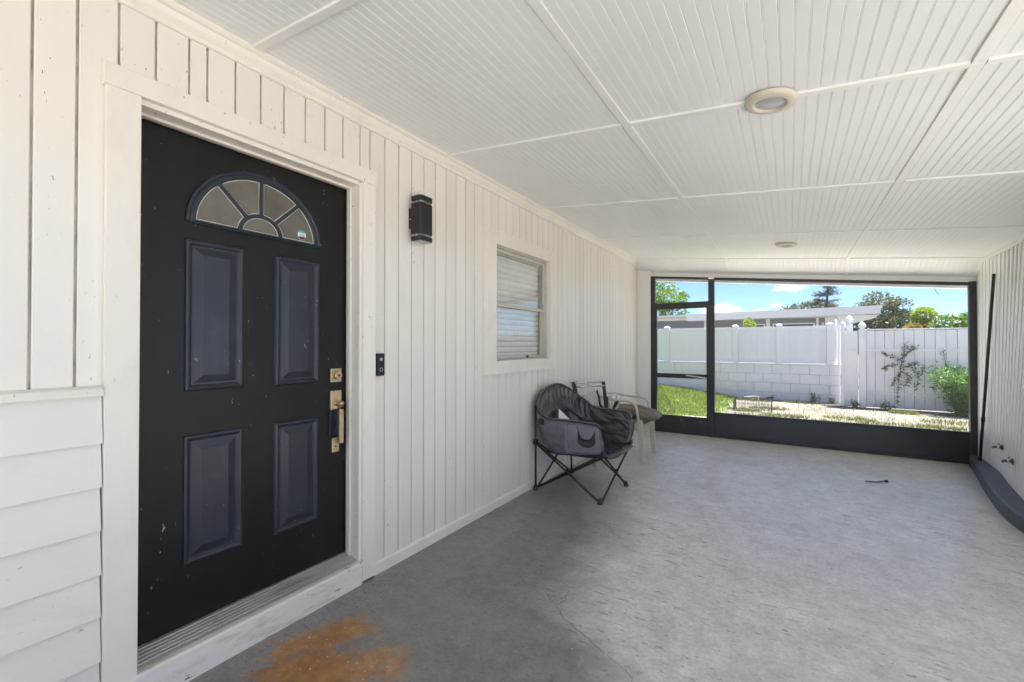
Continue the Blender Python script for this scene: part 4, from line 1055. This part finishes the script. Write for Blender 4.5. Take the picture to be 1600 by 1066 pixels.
slab_bar('folded_wing', (.435, 4.60, .70), (.36, 4.56, .54), .020, .005, 'silver')
slab_bar('folded_seat', (.15, 4.30, .66), (.33, 4.50, .58), .085, .006, 'camp_grey')
slab_bar('caster_post', (.20, 4.28, .36), (.225, 4.345, .10), .024, .012, 'black_plastic')
ftube('caster_post', [(.27, 4.46, .40), (.30, 4.49, .05)], .010, 'silver')
obj('wheel', MB().lathe([(0, -.011), (.026, -.011), (.033, -.006), (.033, .006), (.026, .011), (0, .011)], (.232, 4.352, .034), (.3, 1, 0), 18), 'taupe_plastic', FC)
obj('wheel', MB().lathe([(0, -.011), (.026, -.011), (.033, -.006), (.033, .006), (.026, .011), (0, .011)], (.302, 4.495, .034), (.3, 1, 0), 18), 'taupe_plastic', FC)
obj('wheel_fork', MB().box(.220, .244, 4.332, 4.339, .034, .11).box(.220, .244, 4.365, 4.372, .034, .11).box(.220, .244, 4.332, 4.372, .10, .115), 'silver', FC)

# ================================================================== PLASTIC ARMCHAIR
PC = thing('resin_chair', (.38, 5.08, 0), 'taupe plastic garden armchair under a brown cushion', 'chair')
def flat_sweep(pts, w, t, up):
    """band of width w (along `up` cross tangent) and thickness t"""
    P = [Vector(p) for p in pts]; mb = MB(); n = len(P)
    W = w if isinstance(w, list) else [w] * n
    for i in range(n):
        tg = (P[min(i + 1, n - 1)] - P[max(i - 1, 0)]).normalized(); sd = Vector(up); sd = (sd - tg * sd.dot(tg)).normalized(); nn = tg.cross(sd)
        for a, b in ((-1, -.7), (-.75, -1), (.75, -1), (1, -.7), (1, .7), (.75, 1), (-.75, 1), (-1, .7)): mb.v.append(tuple(P[i] + sd * (W[i] * a) + nn * (t * b)))
    for i in range(n - 1):
        for k in range(8): mb.f.append((i * 8 + k, i * 8 + (k + 1) % 8, i * 8 + 8 + (k + 1) % 8, i * 8 + 8 + k))
    mb.f.append(tuple(range(8))); mb.f.append(tuple((n - 1) * 8 + k for k in reversed(range(8))))
    return mb
def pseat(u, v):
    x = .14 + .47 * u; y_ = 4.855 + .45 * v
    e = min(u, 1 - u, v, 1 - v)
    return (x, y_, .415 + .010 * min(1, e / .12) - .012 * math.sin(math.pi * v) + (.006 * (u - .5)))
obj('seat', MB().grid(pseat, 14, 14), 'taupe_plastic', PC, smooth=True)
ap = []
for y_, s_ in ((4.855, -1), (5.305, 1)):
    obj('apron', MB().box(.14, .60, y_ - .006, y_ + .006, .352, .412), 'taupe_plastic', PC, bevel=.003)
obj('apron', MB().box(.600, .612, 4.861, 5.299, .360, .412), 'taupe_plastic', PC, bevel=.003)
obj('apron', MB().box(.130, .142, 4.861, 5.299, .352, .412), 'taupe_plastic', PC, bevel=.003)
for y_, s_ in ((4.850, -1), (5.310, 1)):
    obj('front_leg', flat_sweep([(.600, y_ + s_ * .004, 0.0), (.588, y_ + s_ * .002, .20), (.572, y_, .40), (.560, y_, .46)], [.020, .027, .036, .034], .013, (1, 0, 0)), 'taupe_plastic', PC, bevel=.002)
    obj('rear_leg', flat_sweep([(.11, y_ - s_ * .0, 0.0), (.14, y_ - s_ * .01, .20), (.165, y_ - s_ * .015, .40)], [.018, .025, .034], .012, (1, 0, 0)), 'taupe_plastic', PC, bevel=.002)
    path = catmull([(.555, y_, .43), (.545, y_ + s_ * .004, .52), (.530, y_ + s_ * .008, .600), (.500, y_ + s_ * .01, .643), (.44, y_ + s_ * .012, .662), (.32, y_ + s_ * .012, .668), (.20, y_ + s_ * .006, .680), (.13, y_ - s_ * .010, .690), (.095, y_ - s_ * .035, .69)], 5)
    obj('arm', flat_sweep(path, .021, .011, (0, 1, 0)), 'taupe_plastic', PC, smooth=True)
obj('low_back_rail', flat_sweep(catmull([(.095, 4.885, .69), (.085, 4.98, .695), (.083, 5.08, .697), (.085, 5.18, .695), (.095, 5.275, .69)], 5), .018, .010, (0, 0, 1)), 'taupe_plastic', PC, smooth=True)
for k in range(5):
    y_ = 4.92 + k * .08; obj('back_slat', flat_sweep([(.135, y_, .41), (.105, y_, .55), (.086, y_, .69)], .016, .006, (0, 1, 0)), 'taupe_plastic', PC)
def cush(u, v):
    a = 2 * math.pi * u; b = math.pi * (v - .5); e = .55
    f = lambda t: math.copysign(abs(t) ** e, t)
    cx_, sy_ = f(math.cos(a)), f(math.sin(a)); cb = abs(math.cos(b)) ** .5
    x = .265 * cx_ * cb; y_ = .215 * sy_ * cb; z_ = .068 * math.sin(b) * (1 - .25 * (abs(cx_) * abs(sy_)))
    pin = 1 + .06 * (abs(cx_ * sy_)) ** 3
    p = Vector((x * pin, y_ * pin, z_ + .010 * mnoise.noise(Vector((x * 9, y_ * 9, 2)))))
    p = Matrix.Rotation(R(7), 3, 'Y') @ p
    return p + Vector((.475, 5.075, .515))
tag(obj('seat_cushion', MB().grid(cush, 48, 24), 'cushion', smooth=True, recalc=True), 'brown padded cushion lying on the taupe plastic armchair', 'cushion')
# ================================================================== YARD
GZ = -0.085
# raised lawn toward the left of the yard
def lawn_h(x, y_):
    a = max(0.0, min(1.0, (0.95 - x) / 2.0)); b = max(0, min(1, (y_ - 8.3) / 3.5))
    return GZ + .004 + (.20 * a * a * (3 - 2 * a)) * (.35 + .65 * b) + .015 * mnoise.noise(Vector((x * 2, y_ * 2, 0)))
def lawn_fn(u, v):
    x = -9 + 9.95 * u + .18 * mnoise.noise(Vector((v * 9, 3, 1))) * (u > .9); y_ = 7.3 + 5.6 * v; return (x, y_, lawn_h(x, y_) if u < .999 else GZ - .02)
tag(obj('lawn', MB().grid(lawn_fn, 50, 26), 'lawn', smooth=True), kind='structure')
def blades(n, place, h0, h1, w, mat, name):
    mb = MB()
    for _ in range(n):
        x, y_, z_ = place(); a = random.uniform(0, math.tau); h = random.uniform(h0, h1); l_ = random.uniform(.2, .9) * h; b = random.uniform(0, math.tau)
        dx, dy = math.cos(a) * w, math.sin(a) * w; ex, ey = math.cos(b) * l_, math.sin(b) * l_
        mb.add([(x - dx, y_ - dy, z_), (x + dx, y_ + dy, z_), (x + ex * .4 + dx * .7, y_ + ey * .4 + dy * .7, z_ + h * .6), (x + ex, y_ + ey, z_ + h), (x + ex * .4 - dx * .7, y_ + ey * .4 - dy * .7, z_ + h * .6)], [(0, 1, 2, 4), (4, 2, 3)])
    return obj(name, mb, mat, recalc=False)
def pl_lawn():
    while True:
        x = random.uniform(-3.2, .92); y_ = random.uniform(8.2, 12.72)
        if x < .35 + random.random() * .6: return (x, y_, lawn_h(x, y_) - .004)
tag(blades(26000, pl_lawn, .03, .10, .006, 'grass', 'lawn_grass'), 'bright green lawn grass beyond the screen door', 'grass', kind='stuff')
TUFTS = [(1.45, 9.6, .35), (1.9, 9.9, .3), (2.6, 9.5, .38), (2.9, 10.2, .3), (3.4, 9.8, .35), (3.1, 9.3, .3), (4.4, 10.6, .35), (1.15, 10.4, .25), (1.6, 10.9, .3), (4.1, 9.9, .25), (2.2, 12.4, .3), (1.2, 12.4, .3), (3.9, 11.6, .2)]
def pl_tuft():
    if random.random() < .12: return (random.uniform(1, 5.2), random.uniform(8.6, 12.2), GZ)
    cx, cy, r_ = random.choice(TUFTS); a = random.uniform(0, math.tau); q = r_ * math.sqrt(random.random()); return (cx + math.cos(a) * q * 1.3, cy + math.sin(a) * q * .7, GZ)
tag(blades(5200, pl_tuft, .02, .075, .006, 'dry_grass', 'yard_weeds'), 'sparse yellow green weeds scattered over the sandy yard', 'weeds', kind='stuff')

# leaf helper
def leaf_quad(mb, p, d, s_, wid=.45):
    d = d.normalized(); ref = Vector((random.uniform(-1, 1), random.uniform(-1, 1), random.uniform(-1, 1))); sd = d.cross(ref)
    sd = sd.normalized() if sd.length > 1e-4 else Vector((1, 0, 0)); nn = d.cross(sd)
    mb.add([p, p + d * (s_ * .5) + sd * (s_ * wid * .5) + nn * (s_ * .06), p + d * s_, p + d * (s_ * .5) - sd * (s_ * wid * .5) + nn * (s_ * .06)], [(0, 1, 2, 3)])
def rand_dir(up=0.0):
    v = Vector((random.gauss(0, 1), random.gauss(0, 1), random.gauss(0, 1) + up)); return v.normalized()
def tree(name, label, cat, base, h_trunk, r_trunk, clumps, leaf, nleaf, size, group=None, limbs=True, wid=.5):
    """clumps: (centre, radius) list in world space; crown leaves spread through each clump, limbs run to it"""
    t = thing(name, base, label, cat, group); b = Vector(base); top = b + Vector((0, 0, h_trunk))
    tm = MB().tube(catmull([b - Vector((0, 0, .05)), b.lerp(top, .4) + Vector((.03 * h_trunk * random.uniform(-1, 1), 0, 0)), top], 4), [r_trunk * (1.25 - .75 * i / 8) for i in range(9)], 8)
    if limbs:
        for c, r_ in clumps:
            c = Vector(c); s0 = b.lerp(top, random.uniform(.55, 1)); m_ = s0.lerp(c, .55) + Vector((0, 0, -.08 * (c - s0).length)); tm.tube(catmull([s0, m_, c], 3), [r_trunk * .5 * (1 - .12 * i) for i in range(7)], 5)
    obj('trunk', tm, 'bark', t, smooth=True)
    mb = MB(); tot = sum((r_ if isinstance(r_, float) else r_[0]) ** 2 for c, r_ in clumps)
    for c, r_ in clumps:
        rx_, rz_ = (r_, r_ * .8) if isinstance(r_, float) else r_
        c = Vector(c); n_ = int(nleaf * rx_ ** 2 / tot); tw = [rand_dir() for _ in range(max(6, n_ // 28))]
        for _ in range(n_):
            d = random.choice(tw) + rand_dir() * .38; d.normalize(); q = random.random() ** .38
            p = c + Vector((d.x * rx_, d.y * rx_, d.z * rz_)) * q
            leaf_quad(mb, p, (d + rand_dir() * .9), size * random.uniform(.6, 1.3), wid)
    obj('crown', mb, leaf, t, recalc=False)
    return t

# ---- block wall with vinyl fence on top
BW = thing('block_wall', (0, 12.8, GZ), 'low white painted concrete block wall at the end of the yard', 'wall')
bx('mortar_core', 'mortar', BW, -6.0, 3.02, 12.812, 12.99, GZ - .1, .812)
BH, BL = .2365, .395
bvar = []
for k in range(6):
    m_ = MB().box(-BL / 2 + .003, BL / 2 - .003, 0, .03, .003, BH - .003); bvar.append(mesh_of(m_, 'block', 'block', bevel=.006, bevseg=1))
for r_ in range(-1, 4):
    z0 = .812 - .0 - BH * (r_ + 1) + .0 if r_ >= 0 else None
    if r_ < 0: continue
    off = (BL / 2 if r_ % 2 else 0) + .06
    k = 0; x = -4.2 + off
    while x + BL / 2 < 3.03:
        o = link('block', bvar[k % 6], BW); o.location = (x, random.uniform(-.0045, .002) + .001, z0 - GZ); k += 1; x += BL
    if x - BL / 2 < 2.95:
        w_ = 3.02 - (x - BL / 2); o = obj('block', MB().box(x - BL / 2 + .004, 3.02, 12.80, 12.83, z0 + .004, z0 + BH - .004), 'block', BW, bevel=.006)
obj('cap_course', MB().box(-6.0, 3.02, 12.79, 13.0, .8125, .838), 'block', BW, bevel=.005)
VF = thing('vinyl_fence', (0, 12.88, .83), 'white vinyl privacy fence standing on the painted block wall', 'fence')
FPOST = [-2.75, -.997, .760, 1.750, 2.785]
for x in FPOST:
    p = bx('post', 'vinyl', VF, x - .065, x + .065, 12.815, 12.945, .8385, 1.795, bevel=.004)
    c = MB().add([(x - .072, 12.808, 1.7955), (x + .072, 12.808, 1.7955), (x + .072, 12.952, 1.7955), (x - .072, 12.952, 1.7955), (x - .072, 12.808, 1.812), (x + .072, 12.808, 1.812), (x + .072, 12.952, 1.812), (x - .072, 12.952, 1.812), (x, 12.88, 1.845)],
                 [(3, 2, 1, 0), (0, 1, 5, 4), (1, 2, 6, 5), (2, 3, 7, 6), (3, 0, 4, 7), (4, 5, 8), (5, 6, 8), (6, 7, 8), (7, 4, 8)])
    sub('cap', c, 'vinyl', p)
ends = [-4.5] + FPOST
for a, b in zip(ends, ends[1:]):
    xa, xb = a + .066, b - .066
    bx('top_rail', 'vinyl', VF, xa, xb, 12.845, 12.915, 1.690, 1.768, bevel=.004)
    bx('bottom_rail', 'vinyl', VF, xa, xb, 12.845, 12.915, .842, .905, bevel=.004)
    n_ = max(1, round((xb - xa) / .155)); w_ = (xb - xa) / n_
    for k in range(n_): bx('plank', 'vinyl', VF, xa + k * w_ + .0006, xa + (k + 1) * w_ - .0006, 12.868, 12.892, .9052, 1.6898, bevel=.0012)
# short return panel up to the gate with two stepped posts
RP = thing('fence_return', (2.95, 12.6, GZ), 'short stepped white fence panel between block wall and gate post', 'fence')
for k, (xa, xb, yy) in enumerate(((2.862, 2.925, 12.86), (2.927, 2.988, 12.80))):
    bx('plank', 'vinyl', RP, xa, xb, yy, yy + .03, .839, 1.775, bevel=.003)
def gothic(par, x, y_, z_, s_=1.0, mat='vinyl'):
    return obj('gothic_cap', MB().lathe([(.055 * s_, 0), (.060 * s_, .012 * s_), (.045 * s_, .028 * s_), (.040 * s_, .040 * s_), (.072 * s_, .070 * s_), (.078 * s_, .095 * s_), (.060 * s_, .140 * s_), (.030 * s_, .180 * s_), (.004, .205 * s_)], (x, y_, z_), (0, 0, 1), 14), mat, par, smooth=True)
bx('post', 'vinyl', RP, 3.065, 3.185, 12.46, 12.58, GZ, 1.775, bevel=.004); gothic(RP, 3.125, 12.52, 1.7755)
bx('post', 'vinyl', RP, 2.985, 3.055, 12.62, 12.69, GZ, 1.735, bevel=.004); gothic(RP, 3.02, 12.655, 1.7355, .6)
# gate
GT = thing('picket_gate', (4.2, 12.27, GZ), 'white wooden board gate with two rails and vine growing on it', 'gate')
gp = bx('gate_post', 'gate_wood', GT, 3.266, 3.384, 12.20, 12.32, GZ, 1.640, bevel=.005); gothic(GT, 3.325, 12.26, 1.6405, .92, 'gate_wood')
xs = [2.995, 3.252]
bx('board', 'gate_wood', GT, 2.995, 3.250, 12.262, 12.285, GZ + .02, 1.612, bevel=.003)
pk = [3.392, 3.546, 3.707, 3.865, 4.022, 4.183, 4.343, 4.508, 4.671, 4.839, 5.006, 5.17, 5.335, 5.50]
for a, b in zip(pk, pk[1:]): bx('board', 'gate_wood', GT, a + .004, b - .004, 12.262 + random.uniform(-.002, .002), 12.285, GZ + random.uniform(.015, .04), 1.620 + random.uniform(-.004, .008), bevel=.003)
for z_ in (1.165, .225):
    bx('rail', 'gate_wood', GT, 3.386, 5.52, 12.238, 12.2595, z_, z_ + .055, bevel=.003); bx('rail', 'gate_wood', GT, 2.995, 3.250, 12.238, 12.2595, z_ - .01, z_ + .045, bevel=.003)
bx('gap_light_block', 'mortar', GT, 2.995, 3.250, 12.2865, 12.30, GZ + .02, 1.60); bx('gap_light_block', 'mortar', GT, 3.386, 5.52, 12.2865, 12.30, GZ + .02, 1.61)  # sheets added to stop light showing between the gate boards
bx('cap_rail', 'gate_wood', GT, 3.386, 5.52, 12.240, 12.300, 1.6305, 1.652, bevel=.003)
bx('gate_post', 'gate_wood', GT, 5.52, 5.63, 12.20, 12.31, GZ, 1.66, bevel=.005)
EF = thing('yard_fence', (6.5, 12.3, GZ), 'white fence run past the gate mirrored in the house window', 'fence')
for x in (5.72, 6.95, 8.15):
    bx('post', 'gate_wood', EF, x - .06, x + .06, 12.20, 12.32, GZ, 1.66, bevel=.004); gothic(EF, x, 12.26, 1.6605, .95, 'gate_wood')
for a, b in ((5.78, 6.89), (7.01, 8.09)):
    n_ = 8; w_ = (b - a) / n_
    for k in range(n_): bx('board', 'gate_wood', EF, a + k * w_ + .002, a + (k + 1) * w_ - .002, 12.262, 12.285, GZ + .03, 1.60, bevel=.002)
    for z_ in (1.165, .225): bx('rail', 'gate_wood', EF, a, b, 12.238, 12.2595, z_, z_ + .055, bevel=.003)
# side fence added out of direct view to bounce light into the carport
SFN = thing('bounce_fence', (8.2, 3, GZ), 'unseen white vinyl fence added by the driveway to bounce light', 'fence')
for k in range(9): bx('panel', 'vinyl', SFN, 8.2, 8.23, -7.5 + k * 2.2 + .06, -7.5 + (k + 1) * 2.2 - .06, GZ, 1.75); bx('post', 'vinyl', SFN, 8.17, 8.27, -7.5 + k * 2.2 - .055, -7.5 + k * 2.2 + .055, GZ, 1.85)

# ---- wire crate
WC = thing('wire_crate', (1.3, 10.35, GZ), 'open black wire crate standing on the sandy yard', 'crate')
cx0, cx1, cy0, cy1, cz0, cz1 = .98, 1.66, 10.15, 10.60, GZ + .01, .165
for z_ in (cz0, cz1): obj('frame_ring', MB().tube([(cx0, cy0, z_), (cx1, cy0, z_), (cx1, cy1, z_), (cx0, cy1, z_)], .0048, 5, closed=True), 'wire', WC)
for i in range(13):
    x = cx0 + (cx1 - cx0) * i / 12
    for y_ in (cy0, cy1): obj('wire', MB().tube([(x, y_, cz0), (x, y_, cz1)], .0042 if i in (0, 12) else .0026, 4), 'wire', WC)
for i in range(1, 8):
    y_ = cy0 + (cy1 - cy0) * i / 8
    for x in (cx0, cx1): obj('wire', MB().tube([(x, y_, cz0), (x, y_, cz1)], .0026, 4), 'wire', WC)
for z_ in (.03, .10): obj('wire', MB().tube([(cx0, cy0, z_), (cx1, cy0, z_), (cx1, cy1, z_), (cx0, cy1, z_)], .0026, 4, closed=True), 'wire', WC)
obj('bent_lid', MB().tube(catmull([(1.12, 10.3, .165), (1.16, 10.3, .205), (1.24, 10.35, .215), (1.36, 10.4, .225), (1.44, 10.4, .21), (1.50, 10.42, .17)], 4), .0055, 5).tube(catmull([(1.20, 10.25, .17), (1.3, 10.3, .195), (1.42, 10.32, .18)], 4), .004, 5), 'wire', WC)

# ---- shrub by the gate
def bush(name, label, cat, c, rx_, ry_, rz_, n_, leaf, size, stems=9, wid=.4, group=None):
    t = thing(name, (c[0], c[1], c[2]), label, cat, group); sm = MB(); lm = MB()
    for k in range(stems):
        a = random.uniform(0, math.tau); q = random.uniform(.2, .95); tip = Vector((c[0] + math.cos(a) * rx_ * q, c[1] + math.sin(a) * ry_ * q, c[2] + rz_ * random.uniform(.6, 1.0) * (1.15 - .35 * q)))
        b = Vector(c) + Vector((random.uniform(-.05, .05), random.uniform(-.05, .05), -.02)); m_ = b.lerp(tip, .5) + Vector((0, 0, .12 * rz_)); P = catmull([b, m_, tip], 5)
        sm.tube(P, [.010 * (1 - .07 * i) for i in range(len(P))], 5)
        for _ in range(n_ // stems):
            f = random.random() ** .7; i = min(int(f * (len(P) - 1)), len(P) - 2); p = P[i].lerp(P[i + 1], random.random()); d = rand_dir(.25)
            p = p + d * random.random() * (.13 + .10 * f) * min(1.0, rz_); leaf_quad(lm, p, d + rand_dir() * .5, size * random.uniform(.6, 1.3), wid)
    obj('stem', sm, 'twig', t); obj('foliage', lm, leaf, t, recalc=False); return t
bush('leafy_shrub', 'bushy green shrub growing against the white board gate', 'shrub', (4.80, 11.85, GZ), .52, .40, .98, 2600, 'leaf_shrub', .075, 26)
# vine
VN = thing('climbing_vine', (3.95, 12.22, .2), 'thin leafy vine sprawling over the white gate boards', 'vine')
sm, lm = MB(), MB()
VP = [[(3.90, 12.22, .05), (3.93, 12.21, .55), (3.99, 12.19, 1.00), (4.03, 12.20, 1.33)], [(3.98, 12.19, .98), (3.80, 12.18, 1.06), (3.66, 12.20, 1.13)], [(3.95, 12.19, .80), (4.12, 12.17, .88), (4.22, 12.19, .93)], [(3.99, 12.19, 1.05), (4.1, 12.18, 1.18), (4.19, 12.2, 1.25)],
      [(3.93, 12.21, .70), (3.86, 12.18, .55), (3.80, 12.2, .42)], [(4.10, 12.18, .86), (4.22, 12.17, .66), (4.20, 12.19, .40)], [(4.22, 12.17, .66), (4.33, 12.18, .84)], [(3.97, 12.2, .75), (4.1, 12.17, .62), (4.02, 12.19, .44)], [(4.70, 12.2, .45), (4.66, 12.18, .85), (4.60, 12.18, 1.18)], [(4.66, 12.18, .85), (4.78, 12.17, .82), (4.84, 12.18, .70)], [(3.93, 12.2, .9), (3.75, 12.19, .85), (3.70, 12.19, .78)]]
for path in VP:
    P = catmull(path, 6); sm.tube(P, .004, 4)
    for p in P:
        for _ in range(7):
            if random.random() < .72: d = rand_dir(-.1); d.y -= .5; leaf_quad(lm, p + Vector((random.uniform(-.03, .03), random.uniform(-.03, 0), random.uniform(-.03, .03))), d, random.uniform(.035, .075), .36)
obj('stem', sm, 'twig', VN); obj('foliage', lm, 'leaf_vine', VN, recalc=False)
for k, (x, y_, h, lab) in enumerate(((3.72, 12.12, .16, 'low weed at the foot of the gate beneath the vine'), (3.20, 12.16, .16, 'low weed at the foot of the white gate post'), (2.45, 12.62, .24, 'spindly dark weed against the painted block wall'), (2.80, 12.60, .15, 'small weed at the block wall end near the gate'), (1.55, 12.65, .12, 'small weed at the block wall behind the wire crate'))):
    bush('wall_weed', lab, 'weed', (x, y_, GZ), .16, .08, h, 110, 'leaf_vine', .05, 5, .35)

# ---- neighbour's house
NH = thing('neighbour_house', (1.5, 19, GZ), 'low grey blue house with wide white fascia behind the fence', 'house')
bx('wall', 'house_wall', NH, -7.0, 3.30, 18.9, 24.0, GZ, 2.36)
def fascia(nm, x0, x1, y0, z0, z1, th, slope=0.0):
    V = [(x, y_, z_ + slope * (x - x0)) for x in (x0, x1) for (y_, z_) in ((y0, z0), (y0 + th, z0), (y0 + th, z1), (y0, z1))]
    return obj(nm, MB().add(V, [(3, 2, 1, 0), (4, 5, 6, 7), (0, 1, 5, 4), (1, 2, 6, 5), (2, 3, 7, 6), (3, 0, 4, 7)]), 'house_trim', NH)
fascia('fascia', -1.45, 4.42, 18.0, 2.238, 2.415, .04, .012); fascia('drip_edge', -1.47, 4.46, 17.97, 2.417, 2.505, .06, .012); fascia('fascia', -8.0, -1.455, 18.9 - .35, 2.30, 2.52, .04)
bx('soffit', 'house_trim', NH, -1.44, 4.40, 18.05, 18.895, 2.27, 2.285)
V = [(x, y_, z_ + .012 * (x + 1.45)) for x in (-8.0, 4.46) for (y_, z_) in ((18.03, 2.42), (24.5, 2.42), (24.5, 2.53), (18.03, 2.50))]
obj('roof', MB().add(V, [(3, 2, 1, 0), (4, 5, 6, 7), (0, 1, 5, 4), (1, 2, 6, 5), (2, 3, 7, 6), (3, 0, 4, 7)]), 'house_roof', NH)
obj('rafter_tail', MB().prism([(3.33, 18.3, 2.30), (4.36, 18.3, 2.30), (4.36, 18.3, 2.20), (3.75, 18.3, 2.02), (3.33, 18.3, 1.94)], (0, .12, 0), 1), 'house_trim', NH)
for xa, xb in ((-.95, -.72), (1.215, 1.34), (2.76, 2.835), (3.02, 3.30)): bx('trim_board', 'house_trim', NH, xa, xb, 18.86, 18.8995, GZ, 2.27)
for xa, xb in ((.55, 1.21), (1.35, 2.75), (2.84, 3.015)):
    w_ = bx('window', 'house_trim', NH, xa + .08, xb - .03, 18.872, 18.8985, 1.2, 2.10); q = MB().box(xa + .12, xb - .07, 18.868, 18.8715, 1.24, 2.06); sub('pane', q, 'house_glass', w_)
# ---- trees, hedges
tree('sunlit_tree', 'bright green broadleaf tree rising behind the house roof', 'tree', (-5.6, 27.5, GZ), 3.0, .16, [((-6.3, 27.5, 5.0), 1.5), ((-5.1, 27.2, 4.7), 1.25), ((-4.2, 27.4, 4.1), .95), ((-5.6, 27.5, 3.7), 1.3), ((-3.65, 27.6, 4.05), .55), ((-7.3, 27.5, 4.3), 1.3), ((-4.0, 27.5, 3.3), .8), ((-5.9, 27.3, 6.0), 1.1)], 'leaf_bright', 9500, .17)
tree('small_tree', 'low olive tree crown just above the white roof edge', 'tree', (2.4, 31, GZ), 2.4, .12, [((1.9, 31, 3.2), .55), ((2.6, 31, 3.45), .6), ((3.3, 31.2, 3.5), .6), ((3.9, 31.2, 3.3), .5)], 'leaf_oak', 2600, .15)
# pine with layered boughs
PT = thing('pine_tree', (3.75, 29.5, GZ), 'tall dark pine with layered boughs behind the roof', 'tree')
obj('trunk', MB().tube(catmull([(3.55, 29.5, GZ), (3.6, 29.5, 2.5), (3.72, 29.5, 4.2), (3.86, 29.5, 6.0)], 4), [.12 - .008 * i for i in range(13)], 8), 'bark', PT, smooth=True)
lm = MB(); sm = MB()
for k in range(46):
    z_ = random.uniform(2.9, 5.9); f = (z_ - 2.9) / 3.0; L_ = (.95 - .75 * f) * random.uniform(.55, 1.05); a = random.uniform(0, math.tau); c = Vector((3.6 + .26 * f, 29.5, z_)); tip = c + Vector((math.cos(a) * L_, math.sin(a) * L_, .12 * L_))
    sm.tube([c, tip], .018, 4)
    for _ in range(95):
        t_ = random.random() ** .7; p = c.lerp(tip, t_) + Vector((random.gauss(0, .075), random.gauss(0, .075), random.gauss(.02, .05))); leaf_quad(lm, p, rand_dir(.3) + Vector((math.cos(a), math.sin(a), 0)) * .6, random.uniform(.07, .15), .22)
obj('bough', sm, 'bark', PT); obj('crown', lm, 'leaf_pine', PT, recalc=False)
tree('spreading_oak', 'broad dull green oak beyond the end of the neighbour roof', 'tree', (5.7, 26, GZ), 2.2, .18, [((5.4, 26, 3.15), .75), ((4.9, 25.9, 2.75), .7), ((6.1, 26.1, 2.95), .65), ((6.5, 26, 2.45), .6), ((5.2, 25.6, 2.1), .8), ((5.9, 25.7, 2.0), .85), ((6.6, 26, 1.7), .7), ((4.6, 26, 2.1), .6), ((5.7, 26, 2.6), .7), ((4.9, 25.8, 1.5), .8), ((6.9, 26.1, 2.1), .45)], 'leaf_oak', 11000, .125)
def ball(name, label, c, r_, leaf, n_, size, rz=None, flowers=0):
    t = thing(name, (c[0], c[1], GZ), label, 'shrub'); rz = rz or r_
    obj('stem', MB().tube([(c[0], c[1], GZ), (c[0], c[1], c[2])], .04, 6), 'bark', t); lm = MB()
    for _ in range(n_):
        d = rand_dir(); q = random.uniform(.82, 1.03) if random.random() < .8 else random.uniform(.4, .8); q *= 1 + .08 * mnoise.noise(d * 3 + Vector(c)); leaf_quad(lm, Vector(c) + Vector((d.x * r_, d.y * r_, d.z * rz)) * q, d + rand_dir() * .8, size * random.uniform(.6, 1.3), .55)
    obj('foliage', lm, leaf, t, recalc=False)
    if flowers:
        fm = MB()
        for _ in range(flowers):
            d = rand_dir(.5); d.y = -abs(d.y); p0 = Vector(c) + Vector((d.x * r_, d.y * r_, d.z * rz))
            for _ in range(12): leaf_quad(fm, p0 + rand_dir() * .04, rand_dir(), .05, .9)
        obj('blossom', fm, 'petal', t, recalc=False)
ball('round_topiary', 'lime green ball topiary rising above the gate', (4.87, 15.0, 2.02), .235, 'leaf_lime', 3000, .05)
ball('golden_shrub', 'golden round shrub beside the lime topiary on its wider side', (4.64, 14.8, 1.66), .20, 'leaf_gold', 1800, .05)
ball('golden_shrub', 'golden round shrub tucked directly under the lime topiary', (4.90, 14.8, 1.62), .24, 'leaf_gold', 2200, .05)
ball('flowering_hedge', 'leafy hedge with many white blossoms behind the gate', (5.22, 14.6, 1.62), .36, 'leaf_hedge', 2600, .07, .40, 16)
ball('flowering_hedge', 'bright leafy hedge behind the gate with few blossoms', (5.66, 14.5, 1.66), .40, 'leaf_hedge', 3000, .07, .42, 5)
ball('sapling', 'yellow green sapling top peeking over the vinyl fence', (1.03, 13.6, 1.85), .125, 'leaf_lime', 420, .06, .19)
tag(obj('hanging_wire', MB().tube(catmull([(3.42, YS + .44, 2.06), (3.46, YS + .45, 1.98), (3.50, YS + .46, 1.90)], 5), .003, 5), 'wire'), 'thin wire dangling below the porch gutter outside', 'wire')

# grit and flakes swept against the house wall and the door step
gm = MB()
for _ in range(420):
    y_ = random.choice((random.uniform(.6, 1.75), random.uniform(1.6, 6.4), random.uniform(1.55, 1.8))); x = .03 + abs(random.gauss(0, .10)) + (.02 if y_ < 1.65 else 0)
    if random.random() < .25: x, y_ = random.uniform(.2, 3.3), random.uniform(1.2, 6.4)
    r_ = random.uniform(.0015, .0055); a = random.uniform(0, math.tau); h = random.uniform(.0008, .002)
    P = [(x + math.cos(a + k * 2.1) * r_ * random.uniform(.5, 1.2), y_ + math.sin(a + k * 2.1) * r_ * random.uniform(.5, 1.2)) for k in range(3)]
    gm.add([(p[0], p[1], .0003) for p in P] + [(sum(p[0] for p in P) / 3, sum(p[1] for p in P) / 3, h)], [(0, 1, 3), (1, 2, 3), (2, 0, 3)])
M['grit'] = painted('grit', (0.10, 0.085, 0.065), 0.9, 0.6, 30, (0.4, 0.38, 0.34), 0.6)
tag(obj('floor_grit', gm, 'grit'), 'fine grit and dirt flakes scattered over the porch floor', 'grit', kind='stuff')
